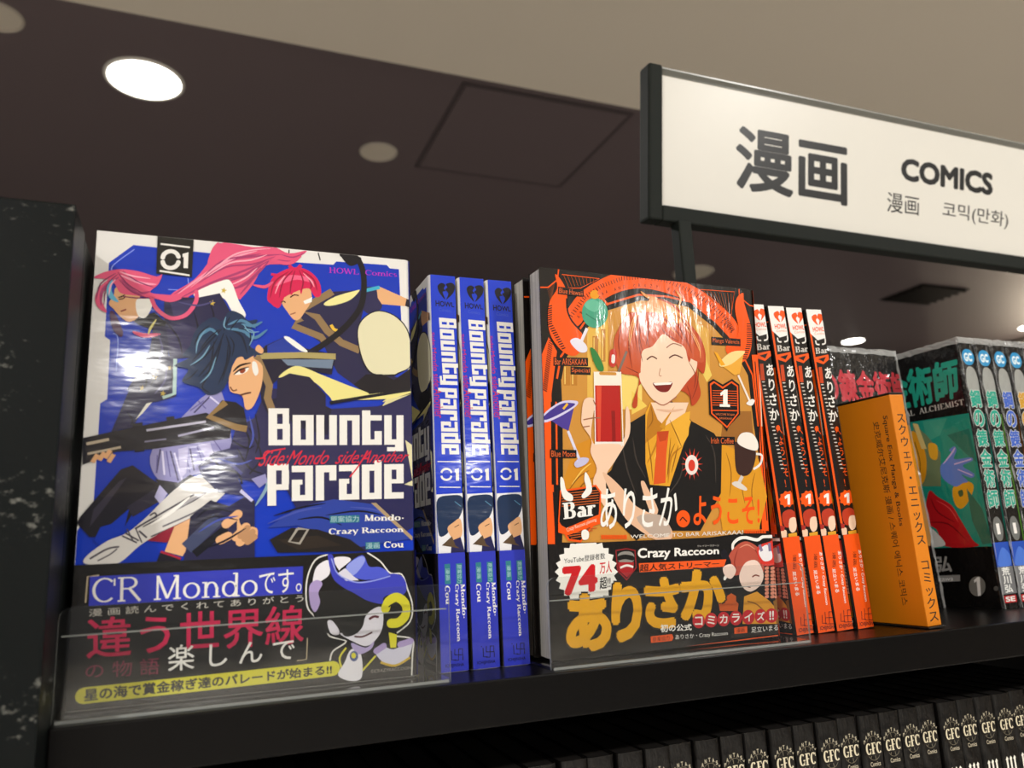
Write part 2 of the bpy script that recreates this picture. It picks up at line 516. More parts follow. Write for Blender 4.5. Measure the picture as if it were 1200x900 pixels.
# ------------------------------------------------------------------ print designs, 1/100 mm on each cover
ART = json.loads(r'''{"bc":[["F","#0934b6",[491,16872,1338,17720,7754,17608,9355,17651,9487,17817,11763,17870,11902,17722,12325,17722,12403,15142,12908,10919,12840,4411,-4,4974,-22,6252,489,7409,500,10001,499,11158,727,11324,733,11381,706,13683,511,13829]],
["S","#8fa3f0",35,[1383,17537,670,16810,617,16510],0],
["S","#8fa3f0",35,[983,12420,980,13745,793,13973],0],
["S","#8fa3f0",30,[3431,16494,3412,16017,2705,15942],0],
["B","#2b2950",[10697,16680,11427,16662,11512,15818,10963,15486,10604,15826]],
["F","#e2ac7c",[11290,16723,11428,16805,12731,16316,12678,15975,11514,15988,11332,16273]],
["F","#1c1a2c",[12655,16327,12825,16277,12800,15919,12584,15995]],
["L","#3fa9c9",160,[10805,16578,11428,16776]],
["F","#252347",[8074,15767,9013,16226,9361,16400,10606,16576,10785,16030,10512,14982,10596,13342,10242,12600,9199,13788,8258,14433,7651,14740]],
["F","#252347",[8855,14121,10598,13887,10951,13183,12030,12700,12808,12375,12799,11825,10943,11742,9548,12739]],
["B","#e9e29a",[8946,15806,9449,16178,10246,16492,10516,16548,10068,16054,9276,15746]],
["L","#8d7350",320,[9317,16396,7993,15470,8676,15188,9109,14591,9717,14096,10508,13790]],
["L","#8d7350",300,[7998,15083,7685,14725,8853,14301,9026,14044]],
["B","#d31f52",[6575,15888,6723,16712,7130,17121,7714,17372,8313,17258,8749,16798,8822,16206,8582,16090,8322,16430,7983,16303,7316,15963,7076,15491,6744,15637]],
["B","#e2ac7c",[7274,15959,7982,16376,8365,16416,8413,15891,8163,15413,7915,15031,7680,15010,7409,15343,7196,15681]],
["B","#d31f52",[6744,15637,6613,16071,6969,16830,7632,17225,8401,17083,8707,16563,8493,16429,8148,16686,7984,16166,7852,16563,7565,16078,7475,16431,7195,15771,7106,16121,7076,15491]],
["B","#ee5f86",[6893,16459,7383,16967,8230,16971,8490,16724,7807,16814,7222,16586]],
["S","#d31f52",200,[7674,17230,7460,17434],1],
["S","#d31f52",200,[7800,17290,7968,17495],1],
["S","#d31f52",160,[7050,16930,6718,16964],1],
["S","#8f1238",60,[7632,17225,7221,16676,7068,15938],1],
["S","#8f1238",60,[7716,17235,7556,16622,7521,16164],1],
["S","#8f1238",60,[7886,17254,8062,16769,7983,16303],1],
["S","#8f1238",60,[7971,17264,8489,16908,8666,16374],1],
["S","#8f1238",60,[7464,17159,6889,16640,6698,15901],1],
["S","#8f1238",60,[8229,17063,8405,16622,8365,16434],1],
["S","#f7a0b4",60,[7300,16958,7056,16568,6899,16100],1],
["S","#f7a0b4",60,[8058,17136,8404,16806,8535,16544],1],
["S","#50261f",55,[7524,15984,7690,16109,7884,16093],0],
["S","#50261f",50,[7138,15720,7252,15794,7336,15731],0],
["S","#8c4a35",45,[7536,15221,7677,15278,7760,15322],0],
["F","#efefe9",[8073,15857,8454,16077,8430,15847,8142,15728]],
["S","#e4bb3c",140,[9263,14876,9385,14686,9542,14627],0],
["S","#14121a",260,[9754,18163,10248,18148,10564,17804,10716,17060,10604,15919,10068,15036,9283,14244,8352,13550],0],
["B","#14121a",[9709,18176,10520,18134,10537,17897,10157,17661,9888,17819]],
["S","#14121a",50,[8694,18143,8784,17798],0],
["S","#14121a",50,[7449,18152,7438,17800],0],
["B","#14121a",[10403,14421,10512,15074,10963,15532,11511,15686,12248,15412,12752,14699,12870,13302,12214,12802,11939,12695,11038,12735,10596,13342]],
["B","#ded8b4",[10439,14424,10547,15031,10981,15487,11511,15639,12201,15380,12705,14676,12814,13299,12197,12856,11921,12767,11082,12792,10649,13391]],
["F","#16131c",[10771,12720,11486,12760,12028,12517,12820,13114,12799,11825,10943,11742,10242,12243]],
["B","#e0557c",[2790,15695,3662,16434,4245,17334,4689,18149,5954,18115,6776,18222,7452,17986,8217,18176,7375,17516,6463,17315,5994,16452,5530,15783,5434,15748,4759,15942,3685,15831,3247,15443]],
["S","#a83d6e",100,[2936,15753,3963,16555,5028,17431,6290,17748,7116,17898],1],
["S","#a83d6e",100,[3239,15656,4280,16328,5657,17040,6540,17597],1],
["S","#a83d6e",100,[3839,15761,5516,16311,6224,17016,6623,17562],1],
["S","#a83d6e",100,[4241,17467,4460,17939,4649,18161],1],
["S","#f59ab4",120,[3084,15785,4186,16799,5263,17594,6121,17954],1],
["S","#e0557c",130,[4244,17379,4499,17944,4847,18188],1],
["S","#e0557c",130,[4173,17193,4384,17840,4570,18178],1],
["S","#e0557c",130,[4471,17584,4771,18070,4926,18198],1],
["S","#a83d6e",70,[3963,16555,4715,17348,5641,17667,6288,17839],1],
["S","#a83d6e",70,[3820,16278,4880,17101,5972,17347,6868,17775],1],
["S","#a83d6e",70,[4431,16432,5504,16754,6058,17177,6705,17617],1],
["S","#a83d6e",70,[4745,16379,5822,16880,6380,17396],1],
["S","#a83d6e",70,[5224,16167,5829,16612,6302,17206],1],
["S","#a83d6e",70,[5468,15928,5755,16337,6145,16917],1],
["S","#f7a9be",70,[3524,16072,4414,16957,5181,17674,5957,17979,6695,18120],1],
["S","#f7a9be",70,[4117,16572,5032,17297,5887,17517,6535,17825],1],
["S","#f7a9be",70,[4907,16221,5666,16683,6139,17186],1],
["S","#a83d6e",60,[7116,17898,7623,17823,8132,18091],1],
["S","#a83d6e",60,[6954,17648,7542,17628,7963,17865],1],
["S","#a83d6e",60,[5994,16452,6403,16317,6727,16487],1],
["S","#e0557c",160,[6623,17562,7459,17526,7963,17911],1],
["S","#e0557c",140,[5995,16407,6484,16371,6807,16631],1],
["B","#f2f0ea",[3757,15925,4819,16519,5137,16422,5436,15661,5730,15075,5498,14836,5173,15198,4764,15768,3843,15675]],
["F","#252347",[2578,15462,2941,15626,3843,15675,4681,15934,5095,15191,4808,14389,4371,13673,3638,13118,3051,13038,2903,13069,2649,13876]],
["F","#34305a",[2802,15399,3694,15574,3567,14963,2979,14740]],
["F","#2f2b52",[2707,14214,3282,14598,3893,14313,3484,13274,2900,13151]],
["F","#16131c",[1392,14597,2237,14924,2692,14547,2634,14208,2272,14178,1687,14376]],
["F","#252347",[2228,14340,2700,14380,2827,13146,2233,11971,1551,11537,1434,11769,1914,12678,2163,13427]],
["F","#252347",[2827,13146,3122,13084,3187,11534,3107,11472,2540,11285,2119,11188,1678,10227,1202,10136,937,10013,1534,11854]],
["L","#a8c4bf",140,[3088,13040,3112,11611,2686,11438]],
["F","#ebe9df",[2119,11188,2327,11260,1998,10787,1766,10543]],
["F","#c9ae4a",[4421,15627,4440,15533,4523,15516,4449,15464,4456,15368,4392,15428,4314,15387,4348,15477,4292,15546,4377,15542]],
["F","#c9ae4a",[2939,12789,2957,12700,3036,12681,2967,12634,2974,12543,2913,12603,2839,12566,2871,12650,2818,12718,2898,12710]],
["F","#c9ae4a",[2393,12389,2411,12301,2489,12282,2421,12236,2429,12146,2369,12205,2296,12169,2326,12252,2274,12319,2353,12311]],
["F","#c9ae4a",[1960,11922,1979,11835,2055,11815,1988,11770,1996,11681,1937,11740,1865,11705,1895,11786,1843,11853,1921,11845]],
["F","#c9ae4a",[2710,11735,2728,11647,2806,11628,2738,11582,2745,11493,2685,11552,2612,11517,2643,11599,2590,11666,2670,11658]],
["F","#c9ae4a",[4854,16204,4873,16109,4957,16093,4882,16039,4889,15942,4824,16002,4744,15960,4779,16051,4723,16121,4809,16117]],
["F","#c9ae4a",[2017,12795,2035,12707,2112,12689,2045,12642,2053,12552,1993,12611,1921,12575,1951,12658,1899,12725,1977,12718]],
["F","#c9ae4a",[5240,15124,5258,15030,5343,15012,5267,14960,5274,14863,5209,14924,5129,14883,5164,14973,5108,15044,5194,15039]],
["B","#e2ac7c",[586,15179,742,15525,829,15866,1541,15860,1717,15208,1671,14705,1327,14468,962,14722,774,14951]],
["B","#f2f0ea",[1564,15402,2029,15474,2138,15166,1923,14686,1631,14784]],
["B","#e0557c",[7,16190,373,16465,929,16631,1575,16606,2239,16445,2455,16555,2328,16114,2053,15746,2790,15695,3240,15613,2802,15399,2210,15509,1556,15568,983,15633,789,15945,530,16166]],
["B","#e0557c",[832,16452,267,15888,90,15375,217,14979,538,14806,296,15397,545,15918]],
["S","#a83d6e",120,[951,16214,1549,15693,2051,15788],1],
["S","#a83d6e",120,[876,16289,346,15731,315,15071],1],
["S","#f5a0ba",110,[942,16380,1672,16126,2255,16106],1],
["B","#5fb3d6",[535,16084,670,16182,663,15682,932,15255,609,15388,470,15745]],
["S","#e0557c",160,[2099,15540,2302,15097,2832,14727,3419,14907,3773,15496,3772,15926],0],
["S","#e0557c",180,[1490,14071,1923,13943,2496,14030],1],
["B","#4d2a4b",[642,14816,818,14791,1136,14083,1080,13834,784,14135]],
["S","#50261f",50,[926,15378,1079,15411,1165,15528],0],
["S","#8c3a35",60,[1023,14876,1216,14977],0],
["S","#7f2a58",50,[830,16493,1247,15996,1765,15699],1],
["S","#7f2a58",50,[1003,16573,1524,16194,2188,15971],1],
["S","#7f2a58",50,[881,16206,1331,15753,1918,15521],1],
["S","#7f2a58",50,[834,16410,475,15911,418,15081],1],
["S","#7f2a58",50,[761,16443,262,15970,129,15298],1],
["S","#7f2a58",50,[989,15509,1489,15477,2065,15494],1],
["S","#f9b3c6",60,[899,16527,1370,16388,2025,16335],1],
["S","#f9b3c6",60,[775,16194,614,15926,568,15507],1],
["S","#2b1820",55,[887,15441,1026,15488,1141,15583],1],
["S","#131126",70,[2692,14547,3161,13917,3336,13264],1],
["S","#131126",70,[3714,15062,3893,14313,3768,13629],1],
["S","#131126",70,[4310,15462,4483,14876,4277,14174],1],
["S","#131126",70,[2303,13520,2484,12714,2237,11890],1],
["S","#131126",70,[1922,12517,2087,12043,1900,11554],1],
["S","#131126",70,[2911,12905,3011,12256,2895,11601],1],
["S","#131126",70,[1438,10844,1662,10539,1605,10303],1],
["S","#4a4678",80,[3098,15429,3855,15332,4460,15564],1],
["S","#4a4678",80,[2424,14024,2599,13377,2413,12709],1],
["S","#4a4678",80,[2780,12569,2729,12078,2394,11577],1],
["S","#d8cf7a",90,[2323,14639,2124,14248,2064,13995],1],
["B","#8f8cc0",[3570,10845,4281,11607,4881,11718,5323,9682,5129,8633,3957,8389,3258,7921,2533,8383,2416,9388]],
["S","#3a3560",80,[3863,10856,4434,11532],1],
["S","#3a3560",80,[3772,9412,3951,8546],1],
["S","#3a3560",80,[3056,9320,3390,8153],1],
["S","#3a3560",80,[4353,9582,4814,9109],1],
["S","#3a3560",80,[2697,9393,2600,8460],1],
["S","#5d5896",60,[3555,9408,3809,8466],1],
["S","#5d5896",60,[2913,9318,3099,8308],1],
["S","#5d5896",60,[4024,9496,4310,8706],1],
["S","#5d5896",60,[4644,9749,5036,9193],1],
["S","#5d5896",60,[3992,11349,4301,11035],1],
["S","#5d5896",60,[3713,10931,4215,11358],1],
["S","#5d5896",60,[2602,9157,2600,8460],1],
["S","#d6d2f0",90,[3202,9244,3533,8153],1],
["S","#d6d2f0",90,[2772,9316,2884,8384],1],
["S","#d6d2f0",90,[4434,11532,4821,11220],1],
["F","#bcb8de",[3338,9404,3696,9490,3665,8466,3459,8231]],
["F","#bcb8de",[4058,9576,4498,9665,4663,9187,4372,9024]],
["F","#17151f",[-18,9797,1136,10095,4307,10872,5302,10416,5243,9843,4348,9702,2416,9388,1180,9289,45,8783]],
["F","#17151f",[1670,10383,2015,10433,2141,9305,1797,9261]],
["F","#17151f",[2854,10659,3139,10709,3332,9562,3047,9517]],
["L","#b8a993",110,[127,9574,884,9758]],
["L","#b8a993",90,[183,9197,1307,9460]],
["L","#b8b5c9",90,[2170,10124,4320,10507]],
["L","#9d9ab5",80,[3317,9918,4626,10274]],
["L","#7d7a95",60,[2122,9678,2892,9789]],
["S","#e2ac7c",220,[368,8876,528,9180],1],
["S","#e2ac7c",220,[595,8954,757,9259],1],
["S","#e2ac7c",220,[791,9032,954,9339],1],
["S","#e2ac7c",220,[913,8882,1077,9188],1],
["F","#1b1822",[1353,8606,1754,8761,2544,8153,3120,7845,2719,7388,1847,6947,1482,6213,1262,6587,1026,6079,438,6096,-13,6613,70,6829,916,8001]],
["F","#353140",[506,7115,1310,8151,1573,8303,835,7110,416,6459]],
["F","#0934b6",[775,6450,1131,6553,1704,7098,1549,6212,780,5796,576,5947]],
["F","#2c2838",[1632,7174,2558,7846,2789,7388,1855,6798]],
["F","#b8b5e0",[2573,7542,2757,8076,3120,7845,2796,7235]],
["F","#1b1822",[2540,8229,3394,8076,3812,8388,3960,8310,3133,7537]],
["B","#d9d6d2",[413,5449,1034,5933,1683,6208,2332,6789,2859,7387,3400,7921,3960,8310,4840,8313,5373,7996,5014,7523,4163,6757,2913,6176,2179,5751,1475,5119,758,5077,302,5167]],
["S","#4b4750",70,[1946,6350,2879,6931,3986,7609],0],
["S","#4b4750",50,[2214,6418,3159,6926,3995,7376,4420,7684],0],
["S","#4b4750",50,[2506,6038,3461,6465,4302,6909,4800,7290],0],
["S","#a9a6aa",120,[2820,6705,3711,7302,4420,7684],1],
["S","#f4f2ee",130,[2484,6486,3159,6926,3845,7532],1],
["S","#4b4750",50,[749,5221,1129,5422,1381,5631],0],
["S","#4b4750",50,[1676,6356,1901,5907],0],
["S","#4b4750",50,[1979,6349,2209,5824],0],
["S","#4b4750",60,[2434,6825,2601,6935,2677,6783,2508,6711],0],
["S","#4b4750",70,[2085,6272,2371,6005],0],
["S","#4b4750",60,[1522,6102,2040,5829],0],
["S","#4b4750",60,[1616,6210,2104,5901],0],
["S","#4b4750",70,[486,5303,1051,5642,1444,5702],0],
["S","#6d6a72",60,[2903,6402,4013,6913,4650,7370],0],
["F","#8c1f33",[2376,5893,2912,6214,4019,6759,3751,6307,3069,5798]],
["F","#e2ac7c",[3323,6392,4019,6759,4385,6599,3652,5254,3015,5464]],
["F","#1b1822",[2876,5469,3584,5182,3526,4886,2696,4922]],
["L","#a02338",80,[2876,5469,3599,5166]],
["F","#221f38",[3875,6762,4577,7371,5550,7046,6247,7355,6273,6246,4496,5525,3778,5625]],
["F","#252347",[3778,5625,5031,6975,5915,7517,6254,7037,6309,4767,3667,4880]],
["L","#3f4666",500,[3781,5549,4894,6666]],
["L","#11101a",300,[4074,5313,5201,6272]],
["F","#262450",[4090,8704,4660,9267,5255,9438,5459,10257,6167,10692,6645,11973,7861,11861,9286,11144,11283,11309,12926,11921,12825,6090,10727,5149,8747,5261,7438,7831,6495,7995,5572,8235,5915,7517,4861,7682,4251,8311]],
["F","#1c1b33",[6735,11468,7862,11775,9286,11144,9123,10018,7882,10326]],
["F","#2a3f9a",[6765,6235,7927,7014,9387,7325,11251,7053,12638,5586,10390,5325,7936,6287]],
["S","#141225",70,[5977,10271,6470,9132,6024,8397],0],
["S","#141225",70,[4386,8627,5510,8475,5750,7996],0],
["S","#404080",120,[4166,8626,5121,8873,5740,8396],0],
["S","#404080",100,[4523,8946,5568,9119],0],
["F","#1f1a18",[6852,5759,7700,6212,8740,6107,10056,5663,10727,5149,7170,5238]],
["F","#2d241d",[7161,5750,8742,5864,9724,5429,7949,5329]],
["L","#a09a90",100,[7938,6167,8353,6116,8025,5565,7614,5657,7938,6167]],
["B","#e2ac7c",[5609,6888,5775,6336,6344,6245,6317,5775,5793,5636,5640,5795]],
["S","#e2ac7c",340,[5196,6427,5632,6809],0],
["S","#e2ac7c",340,[4995,5815,5284,5960],0],
["S","#e2ac7c",340,[5582,5913,5947,6293],0],
["S","#e2ac7c",340,[5737,5715,6177,6131],0],
["S","#b98a62",240,[5748,5947,6002,6253],0],
["S","#b98a62",240,[5901,5827,6196,6092],0],
["S","#b98a62",240,[6016,5706,6276,5894],0],
["S","#0f0e20",80,[4514,9185,4979,8632,5585,8475],1],
["S","#0f0e20",80,[5321,9764,5865,9449,6194,9537],1],
["S","#0f0e20",80,[5664,10427,5989,9778,5856,8961],1],
["S","#0f0e20",80,[6196,10859,6376,9869,6235,9210],1],
["S","#0f0e20",80,[5538,9443,6018,8639,6564,8399],1],
["S","#0f0e20",80,[4094,6681,4588,7059,5405,6891],1],
["S","#0f0e20",80,[4033,6376,4744,6746,5638,6574],1],
["S","#0f0e20",80,[4496,5525,5215,5808,5948,6254],1],
["S","#0f0e20",80,[6987,6707,8086,7012,9058,7163],1],
["S","#0f0e20",80,[9061,6670,10393,6813,11421,6628],1],
["S","#0f0e20",80,[7933,6529,8898,6591,9722,6246],1],
["S","#4250a8",80,[6762,6393,7929,6852,8895,7001],1],
["S","#4250a8",80,[10056,6985,11249,6800,12115,6107],1],
["S","#4250a8",80,[4817,9029,5577,8797,6108,8964],1],
["S","#4250a8",80,[5964,10768,6140,9946,5997,9451],1],
["S","#4250a8",80,[4186,6143,4896,6589,5634,6731],1],
["S","#7f9fb5",140,[6566,8318,6730,7914,6285,7116],1],
["F","#8f8cc0",[6106,8196,6642,8400,6727,8075,6422,7834]],
["F","#c8c4ea",[5735,7796,6203,7355,6128,7276,5663,7677]],
["F","#1b1930",[6189,13315,6539,13772,7263,14177,8266,13721,9459,13537,9291,12636,7530,12883,6815,12068,6762,10713,6432,11372]],
["F","#223a9a",[6619,13778,7304,14180,8267,13589,6626,13431]],
["B","#efefe9",[7305,14136,7510,14196,8267,13633,7932,13654]],
["L","#a99a62",260,[6189,13298,8018,13439,9459,13447]],
["L","#8d7350",300,[6189,13298,6735,12063,6666,11551,6876,10969]],
["F","#6f8096",[7198,13209,9374,13308,9290,12902,8274,12928,7447,12965]],
["B","#e6dc8c",[7090,12425,7450,12791,7941,12952,8866,12612,9894,12225,10943,11786,9466,11501,9211,11664,8616,12247,7864,12555,7535,12536]],
["F","#201d38",[7051,12337,7534,12623,8363,12496,9041,11744,9047,10798,7001,10729]],
["F","#e6dc8c",[9381,11497,10944,11831,12804,12145,12801,11962,11475,11497,11656,11639]],
["F","#d8cf9a",[12800,11916,11925,11515,11474,11318,11656,11594]],
["L","#15131f",140,[9212,11403,10943,11742,12757,12097]],
["B","#e2ac7c",[5173,12546,5539,13332,6167,13461,6072,13221,6437,12902,6417,12047,6121,11191,5813,11054,5664,11608,5196,11794]],
["B","#1d3050",[3749,14132,4035,14579,4483,14876,4797,14731,5095,15191,5571,15061,5816,14821,6215,14856,5809,14236,6051,14082,5901,13725,6466,13420,6070,13307,5759,13115,5620,13252,5313,13062,5176,12462,4890,11779,4367,11589,3983,11899,3383,12113,3584,12618,3063,12750,3638,13118,3339,13181,3619,13617]],
["S","#0f1a30",90,[4808,14389,4219,13662,3719,12958],1],
["S","#0f1a30",90,[4891,14224,4540,13179,3967,12310],1],
["S","#0f1a30",90,[4970,14145,5148,13390,4877,12195],1],
["S","#0f1a30",90,[5118,14414,5597,14109,5831,13376],1],
["S","#0f1a30",90,[4518,13854,4405,12668,4128,11989],1],
["S","#4f7fa0",130,[5035,14580,5578,14800,6143,14500],1],
["S","#4f7fa0",130,[4963,14402,5590,14367,6074,14059],1],
["S","#4f7fa0",130,[5561,14649,6039,14603,6395,14809],1],
["S","#4f7fa0",130,[5730,14230,6131,14088,6605,14475],1],
["S","#4f7fa0",130,[3906,13975,4348,14350,4662,14120],1],
["S","#0b1526",55,[4731,14382,4359,14011,3999,13478],1],
["S","#0b1526",55,[4665,14035,4307,13332,3800,12797],1],
["S","#0b1526",55,[4824,13877,4551,12844,4117,12319],1],
["S","#0b1526",55,[5061,13725,5009,12873,4730,12020],1],
["S","#0b1526",55,[5128,14072,5294,13742,5231,13226],1],
["S","#0b1526",55,[5430,14440,5908,14306,5906,13553],1],
["S","#0b1526",55,[4342,14520,3975,14150,3768,13629],1],
["S","#0b1526",55,[3955,12641,3671,12293,3381,12154],1],
["S","#0b1526",55,[4342,12331,4131,11907,4440,11675],1],
["S","#0b1526",55,[5103,14931,4957,14573,4888,14310],1],
["S","#0b1526",55,[5497,14880,5269,14600,5120,14329],1],
["S","#6f9cb8",60,[4196,14338,3912,13807,3856,13300],1],
["S","#6f9cb8",60,[4947,14917,4880,14566,4963,14402],1],
["S","#6f9cb8",60,[4371,13673,4087,13149,3651,12787],1],
["S","#6f9cb8",60,[5666,14460,6067,14319,5901,13725],1],
["S","#6f9cb8",60,[5640,14656,5886,14329,6285,14362],1],
["S","#6f9cb8",60,[4616,13185,4411,12502,4051,12067],1],
["B","#e2ac7c",[6143,13570,6258,13795,6462,13593,6386,13415]],
["S","#2c1712",90,[5288,12595,5552,12865,5980,13003],1],
["B","#f3e9e0",[5345,12489,5558,12670,5883,12792,5832,12627,5563,12485]],
["B","#8c3a22",[5558,12670,5696,12763,5776,12683,5701,12560,5576,12553]],
["S","#2c1712",70,[5315,12470,5557,12687,5906,12827],1],
["S","#7a4a33",60,[5191,11961,5311,11800,5464,11849],0],
["S","#50261f",70,[5586,11621,5817,11698,6011,11750],0],
["B","#e8e6e0",[6037,13048,6196,13015,6284,12636,6169,12459,6045,12707]],
["F","#16131c",[4892,11388,5429,11328,5744,11092,5921,10270,5614,10220,4462,10715]],
["L","#8d7044",260,[5046,11312,4424,10714,5458,10298,5883,10228]],
["F","#d9d3a8",[12479,9832,12839,9573,12855,7813,12406,7901,12769,8075]],
["F","#a7906e",[10949,7141,11165,7139,12728,5668,12707,5500]],
["F","#1c1c1a",[2211,18184,3595,18180,3582,16529,2233,16572]],
["L","#e9e7e2",75,[2344,17863,3456,17826]],
["L","#e9e7e2",75,[2353,16698,3488,16605]],
["S","#e9e7e2",170,[3045,17141,3012,17036,2945,16946,2854,16884,2750,16856,2646,16867,2555,16915,2488,16993,2455,17093],0],
["S","#e9e7e2",170,[3036,17371,2994,17467,2920,17540,2824,17579,2718,17581,2616,17544,2530,17474,2471,17380,2447,17273],0],
["F","#e9e7e2",[3186,17510,3410,17609,3415,16909,3248,16907,3237,17385,3192,17371]],
["Z","#c02fc0","HOWL  Comics",[9180,17517,12229,17575,12226,17342,9181,17246],0.12],
["W","#e9e7e2","Bounty",[6711,11104,12417,11218,12391,9344,6748,9283]],
["W","#e9e7e2","Parade",[6710,8873,12385,8965,12359,7125,6747,7110]],
["T","#d0203c","Side:Mondo  side:Another",[6621,9364,12790,9377,12420,8878,6325,8706],0],
["S","#d0203c",60,[6240,9031,6550,9051,6780,9300,7411,9435],0],
["S","#d0203c",60,[10056,8244,10397,8671,10831,9364],0],
["F","#2b7286",[9225,6651,10452,6645,10460,6346,9235,6339]],
["T","#a9c9cc","原案協力",[9258,6626,10427,6621,10426,6371,9259,6371],0.0],
["Z","#e9e7e2","Mondo·",[10673,6650,12352,6637,12348,6373,10672,6391],0.2],
["Z","#e9e7e2","Crazy Raccoon",[9187,6128,12344,6110,12340,5823,9189,5811],0.2],
["F","#2b7286",[10703,5512,11308,5510,11315,5219,10710,5224]],
["T","#a9c9cc","漫画",[10728,5487,11282,5485,11289,5245,10735,5248],0.0],
["Z","#e9e7e2","Cou",[11481,5512,12336,5511,12332,5242,11478,5255],0.2]],"bo":[["F","#3038b4",[532,4663,8170,4660,8144,3593,554,3621]],
["L","#b9a98c",50,[827,4696,458,4667,442,3742]],
["Z","#e9e7e2","CR Mondo",[620,4612,6434,4545,6432,3602,654,3695],0.1],
["T","#e9e7e2","です。",[6484,4530,8106,4585,8117,3684,6505,3623],0.0],
["T","#cfcac0","漫 画 読 ん で く れ て あ り が と う",[561,3505,8196,3551,8199,3270,577,3241],0.0],
["T","#c81d4e","違う世界線",[497,3190,8226,3167,8218,1681,585,1760],0.012],
["T","#7a2440","の 物 語",[563,1605,2992,1616,3020,1014,595,1091],0.0],
["T","#e9e7e2","楽 し ん で",[3285,2010,7885,1932,7872,1090,3315,1078],0.006],
["L","#b9a98c",40,[8369,1869,8340,1061,7973,1044]],
["S","#d3cc2a",560,[579,519,4325,552,9374,619],0],
["T","#1a1712","星の海で賞金稼ぎ達のパレードが始まる!!",[565,752,9334,785,9336,410,592,310],0.032],
["S","#e4e2dc",55,[9164,5084,8644,4877,8329,4123,8340,3112,8664,2652,8923,2258,9117,2181,9248,1858,9899,1619,9379,1287,9253,926],0],
["S","#e4e2dc",55,[10776,5090,11324,4703,11737,4205,12227,4129,12466,3516,12668,2840,12551,2190,11987,1775],0],
["S","#e4e2dc",55,[11985,1646,12644,1464,12635,882,12586,52],0],
["B","#17130f",[8457,4181,9230,5049,10571,5064,11736,4152,12218,3463,11584,2843,11376,2532,11301,1763,10759,1360,10096,1603,9247,1921,8599,2719]],
["B","#e6e3ea",[8554,4048,8711,4617,9199,4855,9234,4336,8975,4091,8588,3919]],
["B","#a996c8",[8428,3864,8715,4091,8943,3932,8784,3591,8852,3206,8662,2840,8467,3167]],
["B","#e6e3ea",[9396,4912,9861,4959,10096,4819,9696,4509,9596,4448]],
["B","#dedbe6",[9636,1954,10361,1899,10765,2637,11344,2858,11406,2141,11164,1646,10726,1363,10162,1598]],
["B","#17130f",[9634,2713,10564,2844,10595,2200,10228,1846,9767,1881]],
["S","#5c2530",100,[10831,2407,11035,2503,11238,2463],0],
["S","#50262a",70,[10228,1782,10560,1744,10963,1885],0],
["B","#dedbe6",[9147,2430,9342,2448,9603,2082,9571,1896,9279,1981]],
["B","#3a3fb6",[9151,5065,9363,5011,9564,4255,10096,3970,10703,3939,11319,4073,11877,4179,12296,3992,12431,3518,12216,3265,11867,3351,11450,3244,11379,2986,10767,3154,10230,3477,9697,3797,9333,4202]],
["B","#4a56cc",[9895,4565,10570,4998,10841,4524,11323,4470,11702,4154,11181,4014,10635,3995,10197,4160]],
["B","#8f9be6",[9909,4565,10502,4948,10672,4729,10197,4193]],
["F","#d8d5e4",[9564,4320,9862,4502,10197,4160,10432,3985,9896,3993]],
["S","#8f9be6",50,[9297,4916,9564,4288,10230,3931,10907,3916,11736,4086],0],
["S","#d9d12b",370,[11515,2782,11656,3068,12005,3211,12351,2926,12359,2465,12062,2192,11750,2181],0],
["S","#17130f",50,[11653,2839,11862,2956,12140,2873,12207,2607,11926,2429],0],
["F","#d9d12b",[11643,1833,11986,1710,11945,1198,11705,1218]],
["B","#cfcde0",[11093,1047,11365,1310,11842,1143,12538,1408,12641,1270,12387,647,11903,530,11495,599]],
["S","#a996c8",250,[11127,1139,11433,1304],0],
["S","#a996c8",250,[12119,1312,12573,1405],0],
["S","#c9a62c",90,[11292,681,11903,499,12528,763],0],
["B","#e6e3ea",[10096,1289,10492,1067,10522,189,10096,75,9577,342,9834,812]],
["B","#b0a2cf",[10096,1540,10692,1302,11029,1529,10892,1222,10359,1078]],
["B","#4a5a8a",[10379,1001,10366,926,10328,864,10273,826,10207,816,10142,837,10087,885,10050,954,10037,1031,10050,1107,10087,1168,10142,1207,10208,1217,10273,1196,10329,1148,10366,1079]],
["B","#d9d12b",[10286,1034,10279,992,10259,957,10229,935,10194,930,10159,942,10129,969,10109,1007,10102,1050,10109,1093,10129,1128,10159,1150,10194,1155,10230,1144,10260,1117,10280,1078]],
["S","#d3cc2a",70,[9899,1368,9639,1016,9705,638],0],
["S","#d3cc2a",70,[11092,952,10556,435],0],
["T","#9a948c","©CRAZYRACCOON",[10888,435,12557,419,12555,292,10887,303],0.0]],"bs":[["B","#141420",[393,17644,580,17815,783,17730,698,17550,796,17420,639,17359,753,16989,470,17312]],
["B","#141420",[811,17771,1101,17866,1275,17684,1155,17341,805,16991,920,17291,774,17499,882,17612]],
["T","#141420","HOWL",[264,16930,1186,16873,1201,16635,266,16626],0.03],
["T","#3d55c0","Comics",[430,16566,1042,16523,1047,16365,423,16395],0.0],
["W","#e9e7e2","Bounty",[1264,16057,1385,12820,388,12809,260,16075]],
["W","#e9e7e2","Parade",[1229,12647,1294,9536,263,9548,272,12662]],
["T","#c02048","Side:Mondo side:Another",[158,15335,544,11235,64,11235,33,15332],0],
["L","#e9e7e2",45,[145,9213,1229,9198]],
["L","#e9e7e2",45,[205,8045,1206,8023]],
["S","#e9e7e2",95,[795,8550,746,8459,657,8397,544,8377,433,8402,349,8467,309,8559],0],
["S","#e9e7e2",95,[801,8689,760,8782,676,8848,565,8873,451,8852,362,8789,314,8698],0],
["F","#e9e7e2",[963,8833,1155,8897,1150,8320,997,8323,1005,8721,957,8711]],
["F","#e6e6ea",[40,7717,1296,7754,1353,5184,1146,4854,76,4901]],
